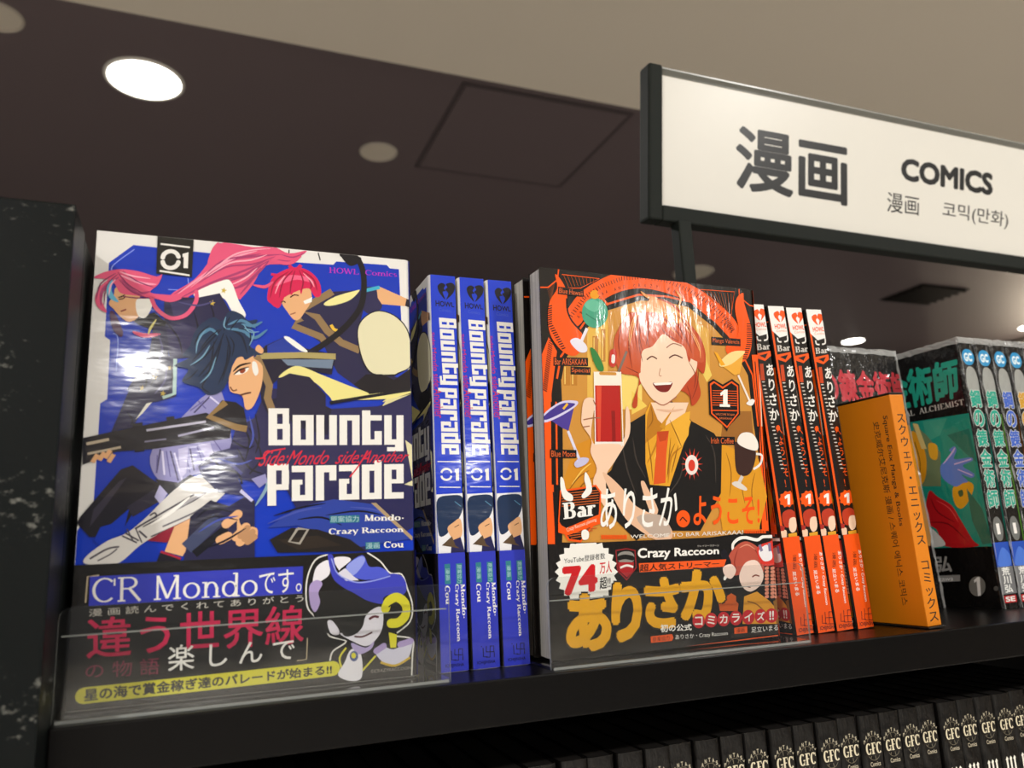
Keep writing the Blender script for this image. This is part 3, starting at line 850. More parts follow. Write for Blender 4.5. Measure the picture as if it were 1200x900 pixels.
["B","#1d3050",[104,7514,686,7667,1264,7596,1283,7036,992,6493,749,6392,517,5967,137,5873,52,6743]],
["B","#e2ac7c",[526,6182,811,6445,1141,6598,1232,6049,1097,5729,775,5688]],
["S","#2c1712",30,[860,6225,1079,6326],0],
["F","#262450",[714,5637,1135,5782,1323,5079,1147,4875,622,4898]],
["F","#5a4632",[237,5443,723,5830,880,5416,1074,5281]],
["S","#4f7fa0",40,[914,7381,1205,7150],0]],"bso":[["F","#2f7a86",[319,4619,575,4628,581,3740,318,3754]],
["T","#a9d0d2","漫画",[543,4432,543,3916,371,3914,358,4440],0.0],
["F","#2f7a86",[854,4615,1134,4623,1134,3711,857,3725]],
["T","#a9d0d2","原案協力",[1108,4561,1101,3753,905,3764,898,4571],0.0],
["Z","#e9e7e2","Mondo·",[1238,3705,1284,2232,1080,2245,1041,3716],0.2],
["Z","#e9e7e2","Crazy Raccoon",[949,3720,983,1257,749,1273,742,3731],0.2],
["Z","#e9e7e2","Cou",[533,3681,565,2872,338,2886,304,3693],0.2],
["L","#141420",42,[520,908,524,529,722,514]],
["L","#141420",42,[678,972,666,726,843,713,856,960]],
["L","#141420",42,[856,960,1034,947,1021,700,843,713]],
["L","#141420",42,[666,726,843,713,832,487,655,501]],
["L","#141420",42,[843,713,1043,698,1031,472]],
["L","#141420",42,[446,989,455,950]],
["T","#141420","ICHIJINSHA",[231,364,1081,365,1082,186,235,196],0.02]],"ac":[["F","#f2560c",[405,14787,-78,13726,29,11651,139,5108,302,5102,375,11662,804,14104]],
["F","#f2560c",[22,11992,440,12178,366,5099,3,5114]],
["L","#130f0d",40,[404,14745,625,14626]],
["L","#130f0d",40,[387,14645,608,14525]],
["L","#130f0d",40,[370,14544,590,14424]],
["L","#130f0d",40,[353,14443,573,14324]],
["L","#130f0d",40,[336,14343,556,14223]],
["L","#130f0d",40,[319,14243,539,14122]],
["L","#130f0d",40,[302,14142,522,14022]],
["L","#130f0d",40,[285,14042,505,13922]],
["L","#130f0d",40,[268,13942,488,13822]],
["L","#130f0d",40,[251,13842,471,13722]],
["L","#130f0d",40,[234,13743,453,13622]],
["L","#130f0d",40,[217,13643,436,13522]],
["L","#130f0d",40,[200,13543,419,13423]],
["L","#130f0d",40,[184,13444,402,13323]],
["L","#130f0d",40,[167,13345,385,13224]],
["L","#130f0d",40,[150,13246,368,13125]],
["L","#130f0d",40,[133,13147,352,13025]],
["L","#130f0d",40,[116,13048,335,12926]],
["L","#130f0d",40,[100,12949,318,12828]],
["L","#130f0d",40,[83,12850,301,12729]],
["L","#130f0d",40,[66,12752,284,12630]],
["L","#130f0d",40,[50,12653,267,12532]],
["L","#130f0d",40,[33,12555,250,12433]],
["L","#130f0d",40,[16,12457,234,12335]],
["L","#130f0d",40,[0,12359,217,12237]],
["L","#130f0d",40,[-17,12261,200,12139]],
["F","#c98d3a",[969,12954,1232,13878,2398,15210,3689,16336,5599,16998,7133,17051,8485,16886,9922,15983,11252,14777,12028,13435,12174,10717,12328,9363,12064,5324,6692,4939,735,5166,903,8289,991,11251]],
["F","#e0b24e",[2507,15559,3685,16249,3440,11391,2318,11361]],
["F","#ecd070",[4202,13180,5471,13150,5369,11442,4203,11411]],
["F","#b97a2a",[1124,13457,1489,13475,1449,12479,1085,12465]],
["F","#eec96a",[1176,13393,1231,13396,1197,12535,1142,12533]],
["F","#b97a2a",[2764,14978,3087,14999,3025,13719,2704,13702]],
["F","#eec96a",[2817,14914,2874,14917,2821,13776,2764,13773]],
["F","#b97a2a",[3256,15353,3506,15370,3425,13739,3177,13726]],
["F","#eec96a",[3310,15288,3368,15292,3295,13800,3237,13797]],
["F","#b97a2a",[1549,13811,1881,13828,1824,12493,1494,12481]],
["F","#eec96a",[1601,13747,1657,13750,1607,12551,1552,12549]],
["F","#e8c65a",[4835,12353,5675,11612,4768,11164]],
["F","#d9a548",[8853,16092,9689,15784,9605,13329,8831,14370]],
["F","#e6c860",[9315,15121,9446,14042,9713,13334,9362,12961,8990,13660]],
["F","#9a6428",[10317,11474,12079,11519,12106,9362,9979,9964]],
["L","#130f0d",200,[899,12786,1137,13790,2407,15424,3698,16511,5506,17142,7142,17188,8599,16987,10035,16037,11368,14830,12163,13441,12286,10719]],
["L","#f2560c",100,[755,12780,1004,13866,2321,15589,3607,16634,5515,17294,7152,17342,8666,17176,10211,16188,11548,14979,12345,13448,12454,10722]],
["L","#130f0d",160,[469,11664,374,7795]],
["L","#130f0d",240,[846,11676,763,7791]],
["L","#f2560c",90,[666,11670,577,7793]],
["L","#130f0d",240,[454,7464,506,5175]],
["S","#f2560c",950,[1772,15848,2465,16716,3453,17408,4553,17904,5766,18123,7196,18010,8750,17596,9999,16959,10931,16239,11332,15708],0],
["L","#130f0d",35,[1545,15959,1720,15852]],
["L","#130f0d",35,[1646,16088,1822,15981]],
["L","#130f0d",35,[1749,16219,1925,16112]],
["L","#130f0d",35,[1851,16349,2028,16242]],
["L","#130f0d",35,[1954,16480,2131,16373]],
["L","#130f0d",35,[2058,16611,2235,16504]],
["L","#130f0d",35,[2161,16743,2339,16636]],
["L","#130f0d",35,[2265,16875,2444,16768]],
["L","#130f0d",35,[2379,16994,2498,16831]],
["L","#130f0d",35,[2513,17084,2631,16921]],
["L","#130f0d",35,[2647,17175,2766,17011]],
["L","#130f0d",35,[2781,17265,2900,17103]],
["L","#130f0d",35,[2915,17357,3036,17193]],
["L","#130f0d",35,[3050,17449,3171,17285]],
["L","#130f0d",35,[3186,17540,3307,17377]],
["L","#130f0d",35,[3323,17633,3443,17468]],
["L","#130f0d",35,[3471,17705,3540,17513]],
["L","#130f0d",35,[3626,17769,3695,17577]],
["L","#130f0d",35,[3781,17833,3850,17640]],
["L","#130f0d",35,[3937,17897,4007,17704]],
["L","#130f0d",35,[4093,17961,4163,17767]],
["L","#130f0d",35,[4251,18025,4320,17831]],
["L","#130f0d",35,[4408,18089,4477,17895]],
["L","#130f0d",35,[4566,18154,4575,17942]],
["L","#130f0d",35,[4723,18181,4731,17968]],
["L","#130f0d",35,[4880,18207,4888,17994]],
["L","#130f0d",35,[5038,18234,5045,18021]],
["L","#130f0d",35,[5196,18260,5204,18047]],
["L","#130f0d",35,[5355,18287,5363,18073]],
["L","#130f0d",35,[5513,18314,5521,18100]],
["L","#130f0d",35,[5674,18341,5681,18126]],
["L","#130f0d",35,[5842,18357,5794,18138]],
["L","#130f0d",35,[6026,18351,5980,18132]],
["L","#130f0d",35,[6213,18345,6165,18126]],
["L","#130f0d",35,[6400,18339,6351,18119]],
["L","#130f0d",35,[6586,18333,6538,18112]],
["L","#130f0d",35,[6775,18327,6726,18106]],
["L","#130f0d",35,[6964,18321,6914,18100]],
["L","#130f0d",35,[7153,18315,7103,18093]],
["L","#130f0d",35,[7341,18279,7231,18066]],
["L","#130f0d",35,[7528,18226,7417,18013]],
["L","#130f0d",35,[7716,18174,7605,17962]],
["L","#130f0d",35,[7905,18123,7794,17909]],
["L","#130f0d",35,[8094,18070,7982,17856]],
["L","#130f0d",35,[8284,18017,8172,17804]],
["L","#130f0d",35,[8474,17965,8362,17751]],
["L","#130f0d",35,[8666,17912,8512,17713]],
["L","#130f0d",35,[8841,17825,8686,17626]],
["L","#130f0d",35,[9016,17737,8861,17539]],
["L","#130f0d",35,[9193,17650,9036,17452]],
["L","#130f0d",35,[9369,17563,9213,17364]],
["L","#130f0d",35,[9547,17475,9388,17276]],
["L","#130f0d",35,[9724,17387,9566,17188]],
["L","#130f0d",35,[9902,17298,9744,17099]],
["L","#130f0d",35,[10062,17208,9870,17029]],
["L","#130f0d",35,[10186,17115,9994,16936]],
["L","#130f0d",35,[10311,17021,10118,16843]],
["L","#130f0d",35,[10435,16928,10242,16749]],
["L","#130f0d",35,[10560,16835,10366,16656]],
["L","#130f0d",35,[10685,16741,10490,16562]],
["L","#130f0d",35,[10810,16647,10615,16469]],
["L","#130f0d",35,[10935,16553,10740,16375]],
["L","#130f0d",35,[11009,16467,10765,16343]],
["L","#130f0d",35,[11058,16386,10814,16261]],
["L","#130f0d",35,[11106,16304,10861,16180]],
["L","#130f0d",35,[11154,16222,10910,16099]],
["L","#130f0d",35,[11202,16140,10957,16017]],
["L","#130f0d",35,[11251,16059,11006,15935]],
["L","#130f0d",35,[11299,15977,11055,15854]],
["L","#130f0d",35,[11348,15895,11102,15772]],
["T","#130f0d","A",[1920,15892,1983,15973,2130,15884,2067,15803],0.0],
["T","#130f0d","R",[2097,16119,2161,16200,2309,16111,2245,16030],0.0],
["T","#130f0d","I",[2276,16347,2340,16428,2489,16339,2425,16258],0.0],
["T","#130f0d","S",[2456,16576,2520,16658,2669,16569,2605,16487],0.0],
["T","#130f0d","A",[2670,16797,2762,16855,2856,16715,2764,16658],0.0],
["T","#130f0d","K",[2891,16935,2983,16992,3077,16852,2984,16794],0.0],
["T","#130f0d","A",[3112,17073,3205,17131,3299,16990,3206,16933],0.0],
["T","#130f0d","A",[3335,17212,3428,17270,3523,17130,3429,17071],0.0],
["T","#130f0d","A",[3589,17347,3692,17384,3740,17221,3636,17184],0.0],
["T","#130f0d","A",[4084,17522,4189,17560,4236,17396,4132,17358],0.0],
["T","#130f0d","N",[4334,17611,4440,17649,4487,17484,4381,17446],0.0],
["T","#130f0d","D",[4626,17697,4735,17718,4746,17542,4637,17522],0.0],
["T","#130f0d","C",[5229,17809,5340,17830,5350,17653,5240,17633],0.0],
["T","#130f0d","R",[5534,17866,5645,17886,5656,17709,5544,17688],0.0],
["T","#130f0d","A",[5888,17904,5998,17901,5962,17719,5851,17722],0.0],
["T","#130f0d","Z",[6243,17896,6355,17893,6318,17710,6207,17713],0.0],
["T","#130f0d","Y",[6602,17887,6714,17885,6676,17701,6564,17704],0.0],
["T","#130f0d","R",[7338,17841,7444,17814,7357,17636,7251,17663],0.0],
["T","#130f0d","A",[7672,17757,7778,17729,7691,17551,7584,17578],0.0],
["T","#130f0d","C",[8008,17671,8115,17644,8026,17465,7920,17493],0.0],
["T","#130f0d","C",[8346,17586,8454,17558,8364,17379,8257,17407],0.0],
["T","#130f0d","O",[8694,17472,8791,17427,8665,17260,8569,17306],0.0],
["T","#130f0d","O",[9004,17326,9102,17279,8976,17113,8878,17159],0.0],
["T","#130f0d","N",[9316,17178,9414,17132,9287,16965,9189,17012],0.0],
["T","#130f0d","P",[9924,16871,10009,16809,9852,16660,9768,16721],0.0],
["T","#130f0d","R",[10157,16703,10242,16642,10084,16492,10000,16553],0.0],
["T","#130f0d","E",[10390,16535,10475,16474,10317,16324,10232,16385],0.0],
["T","#130f0d","S",[10624,16366,10710,16305,10551,16155,10466,16217],0.0],
["T","#130f0d","E",[10818,16220,10894,16151,10720,16013,10644,16084],0.0],
["T","#130f0d","N",[10947,16102,11023,16031,10848,15895,10772,15965],0.0],
["T","#130f0d","T",[11075,15983,11152,15913,10977,15776,10901,15847],0.0],
["T","#130f0d","S",[11204,15864,11281,15793,11106,15657,11029,15727],0.0],
["L","#f2560c",70,[39,17193,447,17229,966,17660,1052,18227]],
["L","#f2560c",70,[11857,18146,11842,17717,12488,17295,12738,17268]],
["L","#f2560c",40,[1207,17940,3284,17919,2210,17342,1273,17259]],
["L","#f2560c",40,[9310,17894,11524,17956,11187,16630]],
["L","#a04a1c",30,[1298,17906,1554,17327]],
["L","#a04a1c",30,[9523,17848,10135,17295]],
["L","#6a3418",30,[397,17097,821,17476]],
["L","#a04a1c",30,[1503,17908,1723,17368]],
["L","#a04a1c",30,[9741,17848,10272,17222]],
["L","#6a3418",30,[421,16997,800,17405]],
["L","#a04a1c",30,[1708,17902,1893,17409]],
["L","#a04a1c",30,[9959,17849,10409,17149]],
["L","#6a3418",30,[444,16898,779,17335]],
["L","#a04a1c",30,[1914,17904,2064,17450]],
["L","#a04a1c",30,[10179,17849,10546,17076]],
["L","#6a3418",30,[468,16798,758,17265]],
["L","#a04a1c",30,[2120,17897,2235,17491]],
["L","#a04a1c",30,[10399,17849,10684,17003]],
["L","#6a3418",30,[492,16699,737,17195]],
["L","#a04a1c",30,[2328,17899,2407,17533]],
["L","#a04a1c",30,[10620,17850,10822,16930]],
["L","#6a3418",30,[515,16599,717,17125]],
["L","#a04a1c",30,[2537,17893,2579,17575]],
["L","#a04a1c",30,[10843,17850,10961,16856]],
["L","#6a3418",30,[539,16499,696,17055]],
["L","#a04a1c",30,[2746,17895,2752,17616]],
["L","#a04a1c",30,[11066,17850,11099,16783]],
["L","#6a3418",30,[563,16400,675,16985]],
["L","#a04a1c",30,[2956,17888,2926,17658]],
["L","#a04a1c",30,[11290,17850,11238,16709]],
["L","#6a3418",30,[586,16300,654,16916]],
["B","#f2560c",[838,17922,1194,17595,1432,17059,1440,16334,1625,15667,2159,15110,2176,14433,1785,13949,1148,14082,539,14754,370,15578,494,16513,922,17228]],
["L","#130f0d",50,[376,16250,615,16336]],
["L","#130f0d",50,[372,16140,611,16226]],
["L","#130f0d",50,[368,16031,607,16116]],
["L","#130f0d",50,[365,15921,603,16007]],
["L","#130f0d",50,[361,15812,599,15897]],
["L","#130f0d",50,[357,15703,595,15787]],
["L","#130f0d",50,[353,15593,591,15678]],
["L","#130f0d",50,[349,15484,587,15568]],
["L","#130f0d",50,[345,15375,583,15459]],
["L","#130f0d",50,[409,15271,643,15354]],
["L","#130f0d",50,[473,15167,702,15249]],
["L","#130f0d",50,[537,15062,762,15144]],
["L","#130f0d",50,[601,14958,821,15039]],
["L","#130f0d",50,[665,14854,881,14934]],
["L","#130f0d",50,[729,14749,941,14829]],
["L","#130f0d",50,[793,14645,1000,14724]],
["L","#130f0d",50,[857,14540,1060,14619]],
["L","#130f0d",50,[921,14435,1120,14514]],
["L","#130f0d",50,[985,14331,1180,14409]],
["L","#130f0d",50,[1049,14226,1239,14304]],
["S","#130f0d",90,[1420,16759,1433,16163,1670,15628,2206,15113],0],
["B","#f2560c",[12089,17947,11629,17605,11477,16886,11629,15914,11364,15431,10734,14932,10748,14565,11205,14223,11754,14140,12250,14647,12489,15783,12247,16898,12103,17454]],
["L","#130f0d",50,[12532,16257,12188,16233]],
["L","#130f0d",50,[12521,16143,12178,16120]],
["L","#130f0d",50,[12511,16030,12168,16006]],
["L","#130f0d",50,[12501,15916,12157,15893]],
["L","#130f0d",50,[12490,15802,12147,15780]],
["L","#130f0d",50,[12480,15689,12137,15667]],
["L","#130f0d",50,[12470,15576,12127,15554]],
["L","#130f0d",50,[12459,15463,12117,15441]],
["L","#130f0d",50,[12449,15350,12107,15329]],
["L","#130f0d",50,[12439,15237,12097,15216]],
["L","#130f0d",50,[12383,15121,12053,15102]],
["L","#130f0d",50,[12327,15006,12009,14987]],
["L","#130f0d",50,[12272,14891,11965,14873]],
["L","#130f0d",50,[12216,14776,11921,14759]],
["L","#130f0d",50,[12160,14661,11877,14646]],
["L","#130f0d",50,[12105,14547,11834,14532]],
["L","#130f0d",50,[12050,14433,11790,14419]],
["L","#130f0d",50,[11995,14319,11747,14306]],
["F","#f2560c",[12355,14560,12755,14582,12613,5306,12173,5320,12511,10723]],
["L","#130f0d",60,[12549,14199,12552,5830]],
["L","#f6d9c0",50,[12800,13839,12680,10726]],
["F","#d08a1f",[837,7790,1572,9639,2551,9991,3186,8963,2625,7433,1091,7123]],
["F","#d8951f",[9964,9788,12295,9006,12669,7054,11954,5328,9712,5401,9536,7105]],
["F","#171310",[3456,8447,4579,10722,5641,11280,7099,11912,8261,10899,9580,10310,10011,9701,9760,7273,8371,5445,5403,5541,4663,5101,3068,6582,2448,7773]],
["F","#e0a029",[5537,11278,5883,11828,7275,11503,6760,11384,7969,11153,8209,10898,7659,9681,6713,7651,5580,7740,5387,8791]],
["F","#b9781a",[5630,11100,5878,11737,6647,10581,5446,9761]],
["F","#e7ab35",[6939,11044,8195,11420,8003,10201,7437,9422]],
["S","#b9781a",100,[5490,8791,5948,9499,6191,10036],1],
["S","#b9781a",100,[7551,9594,6908,9080,6624,7819],1],
["F","#f0cdb0",[5884,11789,8123,11856,7878,11325,6609,10617,6230,10943]],
["S","#8f5a10",60,[5565,10028,5707,8967,5745,7913],1],
["S","#8f5a10",60,[6145,9322,6193,8437,6044,7735],1],
["S","#8f5a10",60,[6930,10045,6752,8969,6588,8082],1],
["S","#8f5a10",60,[7156,9762,6808,9080,6652,8238],1],
["S","#8f5a10",60,[7353,9678,7104,8996,6857,8321],1],
["S","#8f5a10",60,[5592,10474,5933,10928,5872,11646],1],
["S","#8f5a10",60,[6933,10957,7287,10191,7551,9594],1],
["S","#8f5a10",60,[10250,9352,10484,8303,10275,7093],1],
["S","#8f5a10",60,[11381,8651,11086,7776,11211,6731],1],
["S","#8f5a10",60,[12008,8296,11708,7419,11722,6373],1],
["S","#8f5a10",60,[1104,7455,1697,8117,2286,8451],1],
["S","#8f5a10",60,[1466,7116,1873,7779,2463,8111],1],
["S","#f3c45a",70,[5914,8967,6157,9500,6495,9860],1],
["S","#f3c45a",70,[10774,9179,11132,8300,10947,7429],1],
["S","#f3c45a",70,[1305,7785,1903,8453,2398,8791],1],
["S","#3a322c",80,[7616,9082,7342,8065,6481,7155],1],
["S","#3a322c",80,[9045,10215,9504,9348,9485,7792],1],
["S","#3a322c",80,[4121,9748,4351,8444,4786,7230],1],
["S","#3a322c",80,[4743,10018,4886,8966,5345,8091],1],
["F","#d9541e",[6142,10345,6846,10398,6619,9248,6475,7821,5781,7745,6023,9246]],
["F","#bc4416",[6142,10345,6846,10398,6664,9927,6259,9838]],
["F","#c98a1d",[7285,11657,6308,10603,6597,10437,6726,10867]],
["B","#b8431f",[3873,14275,4224,15418,4962,16345,6096,16878,6626,17190,7644,16911,8426,16062,9113,15291,9367,14399,9183,13401,8778,13650,8830,12939,8883,12232,8318,11686,7952,12376,5450,12804,5085,11595,4797,11672,5263,12969,4298,13184,4031,13598]],
["B","#f1cfb3",[5273,13141,5564,14718,6729,15586,7939,15127,8276,13983,8506,14263,8811,14100,8659,13466,8094,12910,7315,12093,6628,11682,6089,11881,5623,12381]],
["B","#c4522a",[3952,13936,4011,15058,4848,16073,5887,16772,6105,17013,7329,16886,8326,16146,8999,15193,9231,14031,8394,14168,8018,14774,7410,15005,6814,15324,6162,14666,5543,14368,5392,13492,5278,13227,4395,13188]],
["B","#dc8a3c",[4962,16345,6000,16959,6215,17156,7332,16932,8120,16222,7471,15905,6678,16386,5664,16399]],
["S","#d88a3a",160,[5626,17465,6016,17229,6626,17190],1],
["S","#d88a3a",140,[7750,17694,8039,17307,7848,16836],1],
["S","#8f2f18",70,[5643,16043,5374,14882,5512,13844],1],
["S","#8f2f18",70,[6053,16161,5886,15089,5955,14566],1],
["S","#8f2f18",70,[7293,16342,8069,15495,8520,14443],1],
["S","#8f2f18",70,[6872,16221,7557,15641,8037,15044],1],
["S","#8f2f18",70,[5226,15749,4770,14671,4898,13468],1],
["S","#e8a060",70,[6478,16460,7055,15876,7643,15378],1],
["S","#e8a060",70,[5351,16198,5007,15383,4760,14497],1],
["S","#e8a060",70,[7903,16116,8685,15264,9052,14472],1],
["S","#7d2a16",50,[4424,15518,4192,14810,4243,13952],1],
["S","#7d2a16",50,[5047,16088,4794,15107,4829,13982],1],
["S","#7d2a16",50,[5669,16488,5405,15409,5543,14368],1],
["S","#7d2a16",50,[5563,16391,5211,15484,5244,14351],1],
["S","#7d2a16",50,[6461,16191,6009,15449,5759,14642],1],
["S","#7d2a16",50,[7097,16507,7779,15836,8334,14792],1],
["S","#7d2a16",50,[7514,16539,8306,15872,8858,14732],1],
["S","#7d2a16",50,[6643,15847,7020,15338,7723,15024],1],
["S","#7d2a16",50,[8276,13983,8645,13288,8488,12572],1],
["S","#7d2a16",50,[8884,13655,8711,12757,8344,12038],1],
["S","#7d2a16",50,[8082,12733,8252,12211,8272,11772],1],
["S","#7d2a16",50,[4512,13536,5085,13305,5278,13227],1],
["S","#f0b070",55,[6290,16714,6993,16499,7582,16003],1],
["S","#f0b070",55,[5680,16666,5246,16102,5012,15471],1],
["S","#f0b070",55,[7428,16803,8120,16222,8599,15530],1],
["S","#f0b070",55,[5256,16279,4917,15552,4779,14845],1],
["S","#f0b070",55,[8506,15705,8979,14920,9031,14201],1],
["S","#5a2a1c",70,[7092,14100,7464,14279,7922,14143],0],
["S","#5a2a1c",70,[5767,13944,6079,14135,6374,14019],0],
["S","#8a4a33",50,[6973,14624,7401,14871,7913,14767],0],
["S","#b98368",45,[6546,13546,6453,13192,6592,13155],0],
["B","#7a1f1a",[6046,12785,6547,12761,7215,12875,6981,12429,6620,12330,6275,12447]],
["F","#f4efe6",[6065,12777,7214,12866,7103,12739,6188,12661]],
["S","#a86a50",60,[6089,11881,6628,11682,7421,12140],0],
["S","#e0b394",140,[6162,11454,6962,11389,7787,11497],1],
["F","#d23a26",[8297,8808,8785,8741,8288,8674]],
["F","#d23a26",[8308,8732,8691,8383,8230,8613]],
["F","#d23a26",[8278,8660,8480,8099,8147,8576]],
["F","#d23a26",[8213,8603,8196,7943,8055,8573]],
["F","#d23a26",[8127,8573,7895,7946,7973,8603]],
["F","#d23a26",[8036,8577,7637,8104,7917,8660]],
["F","#d23a26",[7959,8613,7471,8388,7898,8733]],
["F","#d23a26",[7910,8675,7430,8742,7919,8808]],
["F","#d23a26",[7899,8750,7521,9096,7977,8869]],
["F","#d23a26",[7929,8822,7727,9382,8060,8906]],
["F","#d23a26",[7993,8880,8010,9543,8152,8910]],
["F","#d23a26",[8080,8910,8314,9545,8234,8880]],
["F","#d23a26",[8171,8906,8577,9387,8290,8822]],
["F","#d23a26",[8248,8869,8745,9100,8310,8750]],
["B","#e9dfd8",[8471,8698,8427,8508,8330,8348,8195,8241,8044,8204,7898,8243,7780,8350,7707,8510,7691,8699,7734,8888,7830,9049,7964,9156,8116,9195,8263,9157,8382,9050,8455,8888]],
["B","#d23a26",[8283,8673,8259,8561,8208,8467,8137,8405,8057,8383,7980,8405,7918,8468,7881,8562,7873,8673,7896,8784,7948,8878,8019,8941,8099,8963,8176,8941,8238,8878,8276,8784]],
["B","#efc9ac",[1967,11016,2146,11802,2640,11905,2767,11471,2603,11118,2539,9733,4121,9748,4415,11427,4614,11344,4610,10369,4323,9750,3676,8877,3144,8106,3165,6580,2448,7773,2677,8535,2373,9303,2450,9904,1996,10586]],
["F","#f3e6d6",[2775,13201,4225,13266,4189,12584,2743,12529]],
["F","#b3201a",[2762,12529,4149,12565,4073,9791,2688,9803]],
["F","#d94a30",[2836,12515,3119,12526,2934,9823,2787,9821]],
["F","#8c1712",[3602,11318,3803,11323,3774,9814,3575,9812]],
["F","#e9e0d8",[2659,9803,4175,9819,4113,9591,2678,9579]],
["L","#f7efe6",50,[2756,13200,2650,9605]],
["L","#f7efe6",50,[4235,13267,4175,9618]],
["B","#2f7d3c",[2594,14373,2917,14222,3264,13561,3249,13264,2968,13310,2708,13787]],
["S","#c23326",400,[3869,14189,3794,13672],0],
["S","#e9e2dc",200,[3860,14017,3828,13759],0],
["S","#7a6a60",130,[4633,14317,4109,13261],0],
["S","#c98d3a",160,[3101,13131,3911,13150],0],
["S","#a06a4c",60,[2056,10846,2595,10944,2988,10952],0],
["S","#a06a4c",60,[2040,10500,2382,10550],0],
["S","#a06a4c",60,[3964,9616,3306,9394,2521,9347],0],
["S","#a06a4c",60,[2636,11817,2769,11515],0],
["B","#efc9ac",[2535,9647,3918,9703,3957,9485,3206,9350,2517,9261]],
["B","#e3b796",[3001,8193,3248,8234,4005,7585,4756,6715,6346,5987,6709,5197,5874,5055,4697,5693,3940,6393]],
["B","#e3b796",[5069,7745,5233,7917,5419,7611,5967,6516,5546,6353]],
["B","#b9a596",[4727,6203,6156,6252,6617,5373,5681,5234]],
["B","#3f9c7c",[3673,16204,3602,15907,3431,15648,3186,15466,2906,15390,2633,15428,2407,15576,2263,15810,2221,16095,2288,16389,2455,16648,2697,16832,2977,16914,3254,16878,3484,16731,3632,16494]],
["B","#64b898",[2361,16492,2850,16834,3315,16568,2915,16190]],
["S","#2c7a60",60,[2436,16068,3086,15772,3579,16067],0],
["B","#e79a1e",[3245,17102,3220,17013,3158,16934,3069,16878,2965,16852,2863,16861,2779,16903,2724,16971,2708,17056,2732,17144,2793,17223,2883,17280,2986,17306,3089,17298,3174,17256,3229,17187]],
["S","#e8622a",160,[3154,17207,3702,16598],1],
["L","#e6e0ea",160,[2469,15343,2090,14597]],
["B","#e2dfee",[1539,14690,1914,14823,2367,14529,2399,14193,2024,14130,1621,14443]],
["F","#4b3a94",[-21,11013,1655,11614,1267,10316,940,10438]],
["B","#cfc9ea",[-19,11055,893,11677,1757,11747,1697,11485,867,10991,14,10676]],
["B","#43348c",[25,10989,890,11574,1607,11629,1553,11481,824,11093,111,10804]],
["L","#d9d5ea",140,[1237,10299,1781,8960]],
["B","#c3bfe0",[1489,8791,1833,9045,2263,9004,2107,8749,1622,8580]],
["S","#e7b02c",110,[1022,11337,1271,11602],0],
["F","#e8a83a",[10299,13903,11857,14672,11498,13503,11134,13396]],
["B","#f3d48c",[10260,14083,11018,14626,11863,14738,11789,14530,10963,13981,10292,13812]],
["F","#f0a51e",[9922,14611,10133,14532,10573,13917,10296,13858]],
["L","#efe4d8",120,[11378,13406,12013,12017]],
["B","#efe9e4",[11759,11918,12137,12157,12332,12072,12106,11810]],
["B","#3a221c",[10811,9619,10943,9886,12122,9540,11859,8473,11334,8124,10814,8389]],
["B","#efe6dc",[10997,9886,11310,10335,11973,10344,12322,9900,12225,9452,11463,9580]],
["S","#e8e2dc",120,[11914,8473,12382,8739,12535,9185,12153,9273],0],
["L","#cfc6c0",200,[11171,8125,10924,7778]],
["B","#d8d0c8",[10493,7782,10876,7848,11388,7511,11268,7381,10639,7607]],
["F","#130f0d",[980,17310,2366,17261,2351,16905,938,16931]],
["T","#e0642a","Blue Hawaii",[1042,17256,2297,17194,2287,16960,1005,16997],0.0],
["F","#130f0d",[604,13820,2469,13876,2450,13463,589,13390]],
["T","#e0642a","Bar ARISAKAAA",[665,13765,2400,13813,2387,13518,654,13451],0.0],
["F","#130f0d",[1496,13409,2588,13419,2570,13032,1480,13018]],
["T","#e0642a","Special",[1558,13353,2520,13357,2508,13088,1546,13079],0.0],
["F","#130f0d",[257,9434,1628,9401,1613,9028,243,9025]],
["T","#e0642a","Blue Moon",[320,9376,1559,9341,1549,9087,310,9083],0.0],
["F","#130f0d",[9820,15381,11695,15378,11660,14976,9786,14949]],
["T","#e0642a","Mango Valencia",[9891,15321,11610,15307,11587,15037,9867,15018],0.0],
["F","#130f0d",[9304,10157,10867,10142,10832,9734,9269,9721]],
["T","#e0642a","Irish Coffee",[9373,10097,10785,10079,10761,9796,9348,9782],0.0],
["F","#130f0d",[9416,12963,9751,13138,10323,12864,10951,13188,11401,12906,11308,11320,10522,10687,10391,10410,10151,10760,9359,11273]],
["F","#f2560c",[9516,12877,9774,13022,10314,12746,10908,13068,11307,12838,11212,11362,10406,10587,9469,11320]],
["F","#130f0d",[9584,12791,9789,12933,10305,12638,10878,12976,11225,12781,11138,11387,10415,10694,9556,11349]],
["L","#f2560c",35,[9649,12525,11193,12544]],
["L","#f2560c",35,[9639,12399,11182,12417]],
["L","#f2560c",35,[9629,12274,11171,12289]],
["L","#f2560c",35,[9619,12149,11161,12163]],
["L","#f2560c",35,[9610,12024,11150,12036]],
["L","#f2560c",35,[9600,11900,11139,11909]],
["L","#f2560c",35,[9590,11775,11128,11783]],
["L","#f2560c",50,[9547,11499,11160,11514]],
["F","#f4efe6",[10124,12407,10411,12606,10607,12613,10543,11838,10694,11824,10683,11699,10034,11698,10044,11824,10261,11839,10303,12351,10144,12256]],
["T","#d9703a","WELCOME TO BAR",[9749,11353,10959,11347,10928,11239,9762,11247],0.0],
["T","#d9703a","ARISAKAAA!",[9947,11154,10778,11146,10747,11038,9960,11048],0.0],
["F","#f2560c",[688,7543,1773,7654,2592,7771,2867,7430,2761,6254,1663,5131,1015,5237,540,6067]],
["F","#130f0d",[750,7460,1769,7571,2559,7687,2787,7389,2667,6298,1667,5229,1092,5315,606,6106]],
["L","#c25a22",40,[775,7376,2725,7516]],
["L","#c25a22",40,[770,7261,2720,7398]],
